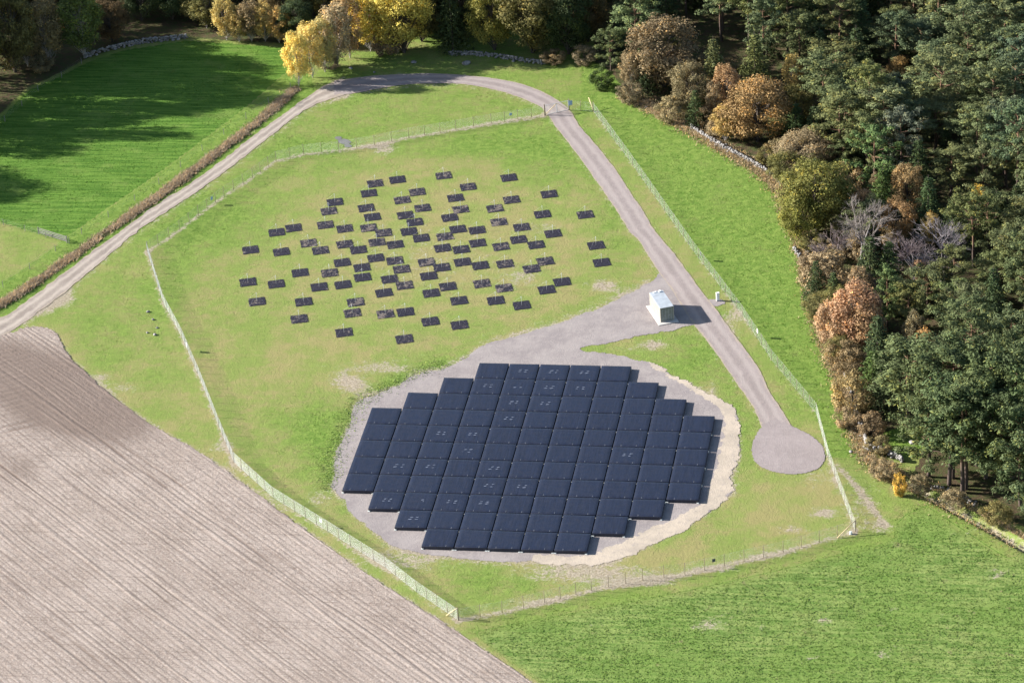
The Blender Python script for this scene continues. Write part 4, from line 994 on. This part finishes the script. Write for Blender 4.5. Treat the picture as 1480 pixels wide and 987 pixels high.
def tree_base(kind, u, v, H, R, col, label, group):
    p = p1(u, v); return tree(kind, p[0], p[1], H * 1.06, R, col, label, group, True)
GE = 'trees along the edge of the right-hand wood'; GI = 'trees inside the right-hand wood'; GT = 'trees along the far side of the fields'
for a in [
    ('oak', 955, 22, 15.5, 6.8, 'brown', 'broad brown and olive oak nearest the gate, at the wood corner', GE),
    ('oak', 996, 85, 11.5, 4.2, 'brown', 'smaller brown oak directly right of the broad corner oak', GE),
    ('pine', 913, -14, 17, 4.2, (.105, .145, .062), 'tall light green pine behind the broad corner oak', GE),
    ('fullpine', 880, 45, 9, 2.6, 'pine', 'low green pine left of the broad corner oak', GE),
    ('birch', 1049, 88, 12, 2.6, 'pink', 'slender pink-brown birch left of the orange-brown oak', GE),
    ('oak', 1092, 112, 13.5, 6.6, 'orange', 'large orange-brown oak over the stone wall', GE),
    ('birch', 1046, 150, 8, 2.6, 'gold', 'golden young birch in front of the orange-brown oak', GE),
    ('oak', 1150, 118, 11, 3.6, 'olive', 'olive and ochre tree right of the orange-brown oak', GE),
    ('oak', 1162, 190, 8.5, 5.2, 'tan', 'low dome-shaped tan oak at the end of the stone wall', GE),
    ('oak', 1178, 224, 15.5, 6.4, 'ygreen', 'big yellow-green oak bulging over the lawn strip', GE),
    ('oak', 1155, 275, 10, 4.0, 'ygreen', 'yellow-green lower crown at the front of the bulging oak', GE),
    ('shrub', 1225, 232, 8, 3.0, 'tan', 'tan bush tree between the bulging oak and the light green pine', GE),
    ('bare', 1248, 272, 16, 6.2, 'grey', 'grey leafless tree right of the bulging oak', GE),
    ('bare', 1205, 318, 10, 3.6, 'grey', 'small pale leafless tree at the foot of the bulging oak', GE),
    ('birch', 1248, 268, 10, 2.6, 'pink', 'pinkish crown just above the grey leafless tree', GI),
    ('bare', 1362, 298, 16, 6.2, 'grey', 'white-stemmed leafless tree standing among dark firs', GI),
    ('bare', 1322, 315, 13, 4.0, 'grey', 'white-stemmed leafless tree left of the larger leafless one', GI),
    ('oak', 1312, 230, 10.5, 2.9, 'orange', 'bright orange round tree inside the wood', GI),
    ('oak', 1297, 284, 10, 3.3, 'orange', 'orange-brown round tree between the two leafless trees', GI),
    ('spruce', 1275, 243, 9, 2.6, 'green', 'small dark green tree left of the bright orange round tree', GI),
    ('spruce', 1342, 255, 12, 2.6, 'spruce', 'dark spruce right of the bright orange round tree', GI),
    ('birch', 1416, 262, 8, 1.5, 'yellow', 'thin bright yellow birch among the pines', GI),
    ('birch', 1345, 304, 8, 1.9, 'gold', 'small golden crown behind the white-stemmed leafless tree', GI),
    ('shrub', 1192, 362, 8.5, 4.4, 'tan', 'tan thicket at the lawn edge below the grey leafless tree', GE),
    ('spruce', 1257, 340, 13, 2.8, 'spruce', 'dark spruce in front of the grey leafless tree', GE),
    ('spruce', 1284, 348, 12, 2.7, 'spruce', 'second dark spruce right of the one before the grey tree', GE),
    ('birch', 1236, 402, 14, 4.2, 'pink', 'tall pink-orange birch with white stems at the lawn edge', GE),
    ('birch', 1252, 432, 11, 3.0, 'pink', 'pink-orange birch just right of the tall one', GE),
    ('birch', 1205, 430, 10, 3.2, 'pink', 'pink-brown birch just left of the tall one', GE),
    ('shrub', 1218, 490, 6, 3.2, 'tan', 'tan undergrowth beneath the pink-orange birches', GE),
    ('shrub', 1330, 376, 8, 3.4, 'pink', 'round pink-orange tree below the white-stemmed leafless tree', GI),
    ('pine', 1282, 390, 13, 2.1, (.105, .145, .055), 'narrow light green pine right of the pink-orange birches', GI),
    ('spruce', 1268, 455, 11, 2.6, 'spruce', 'dark spruce directly right of the white birch stems', GE),
    ('spruce', 1262, 505, 8, 2.3, 'green', 'low dark spruce behind the yellow-tan oak bush', GE),
    ('birch', 1321, 446, 10, 1.9, 'tan', 'slim tan birch in the dark gap of the wood', GI),
    ('birch', 1337, 470, 8.5, 1.7, 'orange', 'slim orange birch beside the slim tan one', GI),
    ('fullpine', 1396, 435, 12.5, 4.2, 'pine', 'spreading blue-green pine right of the slim birches', GI),
    ('fullpine', 1462, 457, 14, 4.0, 'pine', 'spreading pine near the right edge above the grove', GI),
    ('pine', 1312, 496, 14.5, 5.6, 'pine', 'isolated broad pine in the clearing behind the wall corner', GE),
    ('shrub', 1232, 536, 8, 3.4, (.31, .225, .105), 'yellow-tan oak bush at the lawn edge below the birches', GE),
    ('shrub', 1222, 585, 4, 2.2, 'tan', 'low tan bush above the stone wall corner', GE),
    ('shrub', 1300, 680, 4.6, 1.1, 'yellow', 'tiny bright yellow bush by the ditch', GE),
    ('shrub', 1278, 664, 3.4, 2.4, 'tan', 'brown bramble bush below the wall corner', GE),
    ('shrub', 1268, 630, 3.0, 2.2, 'brown', 'brown bush inside the wall corner', GE),
    ('shrub', 1378, 708, 3.0, 2.2, 'tan', 'dry brown bush on the ditch bank below the grove', GE),
    ('shrub', 1440, 728, 3.2, 2.6, 'olive', 'olive bush on the ditch bank near the right edge', GE),
    ('shrub', 1330, 686, 3.0, 2.0, 'tan', 'dry bush beside the tiny yellow bush', GE),
    ('fullpine', 1262, 190, 12.5, 4.0, (.105, .155, .055), 'bright green pine behind the bulging oak', GE),
    ('fullpine', 1302, 163, 14, 3.6, (.11, .125, .08), 'greyish pine behind the bright green one', GI),
    ('oak', 1301, 80, 9, 2.8, (.20, .13, .045), 'round rusty tree deep among the pines', GI),
    ('birch', 1145, 72, 11, 2.0, 'gold', 'pale gold birch deep in the wood above the orange oak', GI),
    ('shrub', 868, 98, 4.5, 2.4, 'green', 'rounded green bush at the wood corner behind the gate', GE),
    ('shrub', 910, 118, 4.5, 2.6, 'tan', 'tan brushwood under the broad corner oak', GE),
    ('shrub', 968, 140, 5, 3.0, 'tan', 'tan brushwood at the foot of the smaller brown oak', GE),
    ('spruce', 1030, 55, 15, 3.0, (.075, .09, .03), 'tall olive-green spruce right of the smaller brown oak', GE),
    ('spruce', 1090, 48, 15, 3.4, (.08, .095, .03), 'tall olive spruce behind the orange-brown oak', GI),
]: tree_top(*a)
# the pine grove at the lower right: trunks stand in view
for i, a in enumerate([(1372, 700, 17.5, 4.6), (1377, 690, 17, 4.2), (1391, 711, 17.5, 4.8), (1396, 706, 18, 4.4), (1342, 688, 14, 4.6), (1425, 690, 18, 5.0), (1448, 712, 17, 5.2), (1475, 730, 17, 5.0), (1462, 690, 18, 5.0), (1412, 672, 18, 5.0), (1375, 655, 18, 5.0), (1345, 650, 15, 4.2), (1490, 705, 18, 5.0), (1440, 660, 18, 4.8), (1480, 665, 18, 4.8), (1400, 640, 17, 4.4), (1500, 755, 16, 5.0)]):
    tree_base('pine' if i < 4 or i == 10 else 'fullpine', *a, (.072, .098, .038), 'dark green pine of the lower right grove, trunk %s from the left' % ordw(1 + sorted([q[0] for q in [(1372,), (1377,), (1391,), (1396,), (1342,), (1425,), (1448,), (1475,), (1462,), (1412,), (1375,), (1345,), (1490,), (1440,), (1480,), (1400,), (1500,)]]).index(a[0])), 'pines of the lower right grove')
# far side, from left to right
for a in [
    ('oak', 22, 104, 18, 5.2, 'olive', 'pale olive tree at the top left corner'), ('birch', 40, 96, 13, 3.6, (.15, .11, .05), 'brownish birch beside the top left corner tree'), ('birch', 72, 92, 15, 3.8, 'brown', 'brown birch left of the tall green birch'),
    ('birch', 122, 84, 16, 4.6, (.10, .13, .035), 'tall green birch at the left end of the shaded wall'), ('oak', 162, 60, 10, 3.8, (.13, .085, .04), 'round brown tree behind the shaded wall'), ('oak', 205, 30, 12, 4.5, 'dgreen', 'dark tree behind the round brown one'),
    ('oak', 250, 28, 12, 4.4, 'dgreen', 'dark tree behind the right end of the shaded wall'), ('oak', 285, 30, 11, 4.2, 'olive', 'dark olive tree left of the golden thicket'),
    ('birch', 328, 58, 9.5, 2.6, 'gold', 'golden thicket tree, leftmost of five'), ('birch', 346, 60, 8, 2.4, 'gold', 'golden thicket tree, second from left'), ('birch', 364, 60, 9.5, 2.6, 'tan', 'golden thicket tree, middle of five'), ('birch', 384, 60, 9, 2.4, 'gold', 'golden thicket tree, fourth from left'), ('birch', 404, 62, 8, 2.4, 'gold', 'golden thicket tree, rightmost of five'),
    ('oak', 428, 58, 9, 4.0, 'dgreen', 'dark green bush tree between golden thicket and yellow aspen'),
    ('birch', 432, 124, 12, 2.7, (.62, .47, .12), 'brightest yellow aspen at the end of the reeds'), ('birch', 452, 112, 12.5, 2.9, (.54, .42, .13), 'yellow aspen right of the brightest one'), ('birch', 470, 104, 12.5, 3.0, (.46, .36, .15), 'sparse ochre aspen behind the yellow ones'), ('birch', 488, 96, 14, 3.2, (.40, .30, .16), 'tan birch with white stem beyond the reeds'), ('birch', 506, 84, 15, 3.2, (.38, .28, .15), 'tall pale tan birch left of the big yellow tree'),
    ('birch', 536, 74, 14, 4.0, 'yellow', 'yellow birch left half of the big yellow pair'), ('oak', 584, 76, 17, 6.2, (.44, .345, .075), 'big yellow broadleaf tree beyond the road bend'), ('shrub', 560, 78, 6, 3.2, 'tan', 'ochre bush under the big yellow tree'), ('oak', 610, 60, 13, 4.0, 'olive', 'olive tree behind the big yellow tree'),
    ('spruce', 655, 72, 14, 2.6, 'dgreen', 'thin dark spruce between the yellow and the olive giants'),
    ('oak', 715, 72, 16, 5.2, 'ygreen', 'olive-yellow oak, left half of the olive giants'), ('oak', 770, 76, 17, 6.6, (.14, .125, .038), 'widest olive oak beyond the road'), ('oak', 822, 78, 15, 5.2, 'dgreen', 'dark oak right of the widest olive oak'), ('oak', 850, 60, 14, 4.6, (.09, .07, .03), 'dark brown tree at the notch of the wood'), ('shrub', 845, 92, 4, 2.6, 'tan', 'dry brush at the end of the shaded wall'), ('shrub', 800, 90, 2.6, 2.6, 'brown', 'brown brush along the shaded wall'),
    ('shrub', 60, 102, 3.5, 2.6, 'brown', 'brown brush at the left paddock corner'), ('shrub', 475, 100, 4, 2.4, 'tan', 'tan brush under the aspens')]:
    tree_base(*a, GT)
# shading trees beyond the left edge of the picture
for i, (u_, v_, H, R) in enumerate([(-30, 92, 25, 5.5), (-35, 112, 26, 5.5), (-44, 130, 26, 5.5), (-70, 150, 21, 4.2), (-95, 181, 21, 3.8), (-60, 164, 15, 4), (-205, 206, 18, 4.2), (-190, 186, 19, 4), (-215, 262, 15, 5), (-230, 276, 14, 4.5), (-280, 240, 16, 5.5),
    (-60, 70, 20, 6), (-45, 45, 19, 6), (-40, 15, 18, 6), (-20, 70, 19, 5)]):
    tree_base('oak', u_, v_, H * 1.12, R * 1.1, 'olive', 'tall tree beyond the left edge shading the green paddock', 'trees shading the paddock')
# the rest of the wood
def fill(poly, n, mind, kinds, group, word, where):
    a = np.array(poly); got = []
    for _ in range(60000):
        if len(got) >= n: break
        p = p1(RNG.uniform(a[:, 0].min(), a[:, 0].max()), RNG.uniform(max(-70, a[:, 1].min()), a[:, 1].max()))
        u, v = uv_of(p[None])
        if not inside(poly, u, v)[0]: continue
        if any((p[0] - x) ** 2 + (p[1] - y) ** 2 < (mind * .5 + .42 * r) ** 2 for x, y, r in TREES): continue
        k, H, R, c, adj = kinds[int(RNG.integers(0, len(kinds)))]
        H *= RNG.uniform(.62, 1.18); R *= RNG.uniform(.85, 1.2)
        if any(v[0] > pb - 4 and abs(u[0] - pu) < 7.5 * (R + .55 * pr) and v[0] - H * 6.6 < pm for pu, pm, pb, pr in PROT): continue
        TREES.append((p[0], p[1], R)); got.append((v[0], u[0], p[0], p[1], k, H, R, c, adj))
    got.sort(); 
    for b in range(0, len(got), 9):
        for j, (v, u, x, y, k, H, R, c, adj) in enumerate(sorted(got[b:b + 9], key=lambda q: q[1])):
            TREES.pop() if False else None
            tree(k, x, y, H, R, c, '%s %s, %s from left in %s rank of the %s wood' % (adj, word[k], ordw(j + 1), ordw(b // 9 + 1), where), group)
WD = {'pine': 'pine', 'fullpine': 'bushy pine', 'spruce': 'spruce', 'oak': 'broadleaf tree', 'birch': 'birch', 'shrub': 'bush'}
inner = [(875, -70), (890, 60), (985, 60), (1080, 90), (1150, 150), (1205, 230), (1235, 330), (1275, 400), (1290, 480), (1330, 560), (1400, 610), (1560, 690), (1560, -70)]
fill(inner, 190, 5.4, [('pine', 16.5, 4.5, 'pine', 'tall green'), ('pine', 15.5, 4.7, (.115, .135, .056), 'pale green'), ('pine', 17, 4.3, (.078, .105, .054), 'blue-green'), ('fullpine', 13, 4.3, 'pine', 'short green'), ('spruce', 14, 3.0, 'spruce', 'dark green'), ('pine', 15.5, 4.4, (.108, .118, .040), 'olive green')], GI, WD, 'right')
fill(inner, 70, 2.2, [('spruce', 7, 2.2, 'spruce', 'young dark green'), ('shrub', 4.5, 2.6, 'dgreen', 'low dark green'), ('birch', 7, 2.2, 'brown', 'young brown'), ('fullpine', 7, 2.6, 'pine', 'young')], GI, WD, 'inner right')
edge = [(885, 118), (960, 158), (1003, 178), (1085, 228), (1125, 258), (1150, 325), (1165, 400), (1185, 470), (1215, 530), (1240, 590), (1262, 640), (1290, 640), (1270, 560), (1280, 480), (1265, 400), (1225, 300), (1190, 200), (1080, 110), (990, 80), (900, 70)]
fill(edge, 80, 1.4, [('shrub', 4.5, 2.8, 'tan', 'low tan'), ('shrub', 5.5, 2.8, 'brown', 'low brown'), ('shrub', 5, 2.6, 'olive', 'low olive'), ('spruce', 8, 2.2, 'spruce', 'young dark'), ('birch', 8, 2.4, 'tan', 'young tan'), ('oak', 8, 3.4, 'olive', 'young olive')], GE, WD, 'outer right')
fill([(-250, -60), (-250, 20), (160, 22), (200, 45), (300, 42), (420, 44), (640, 50), (860, 60), (860, -60)], 100, 4.4, [('oak', 14, 5.6, 'dgreen', 'dark green'), ('oak', 14, 5.6, (.11, .08, .035), 'dark brown'), ('pine', 16, 4.4, 'pine', 'green'), ('birch', 13, 3.8, 'olive', 'olive')], GT, WD, 'far')
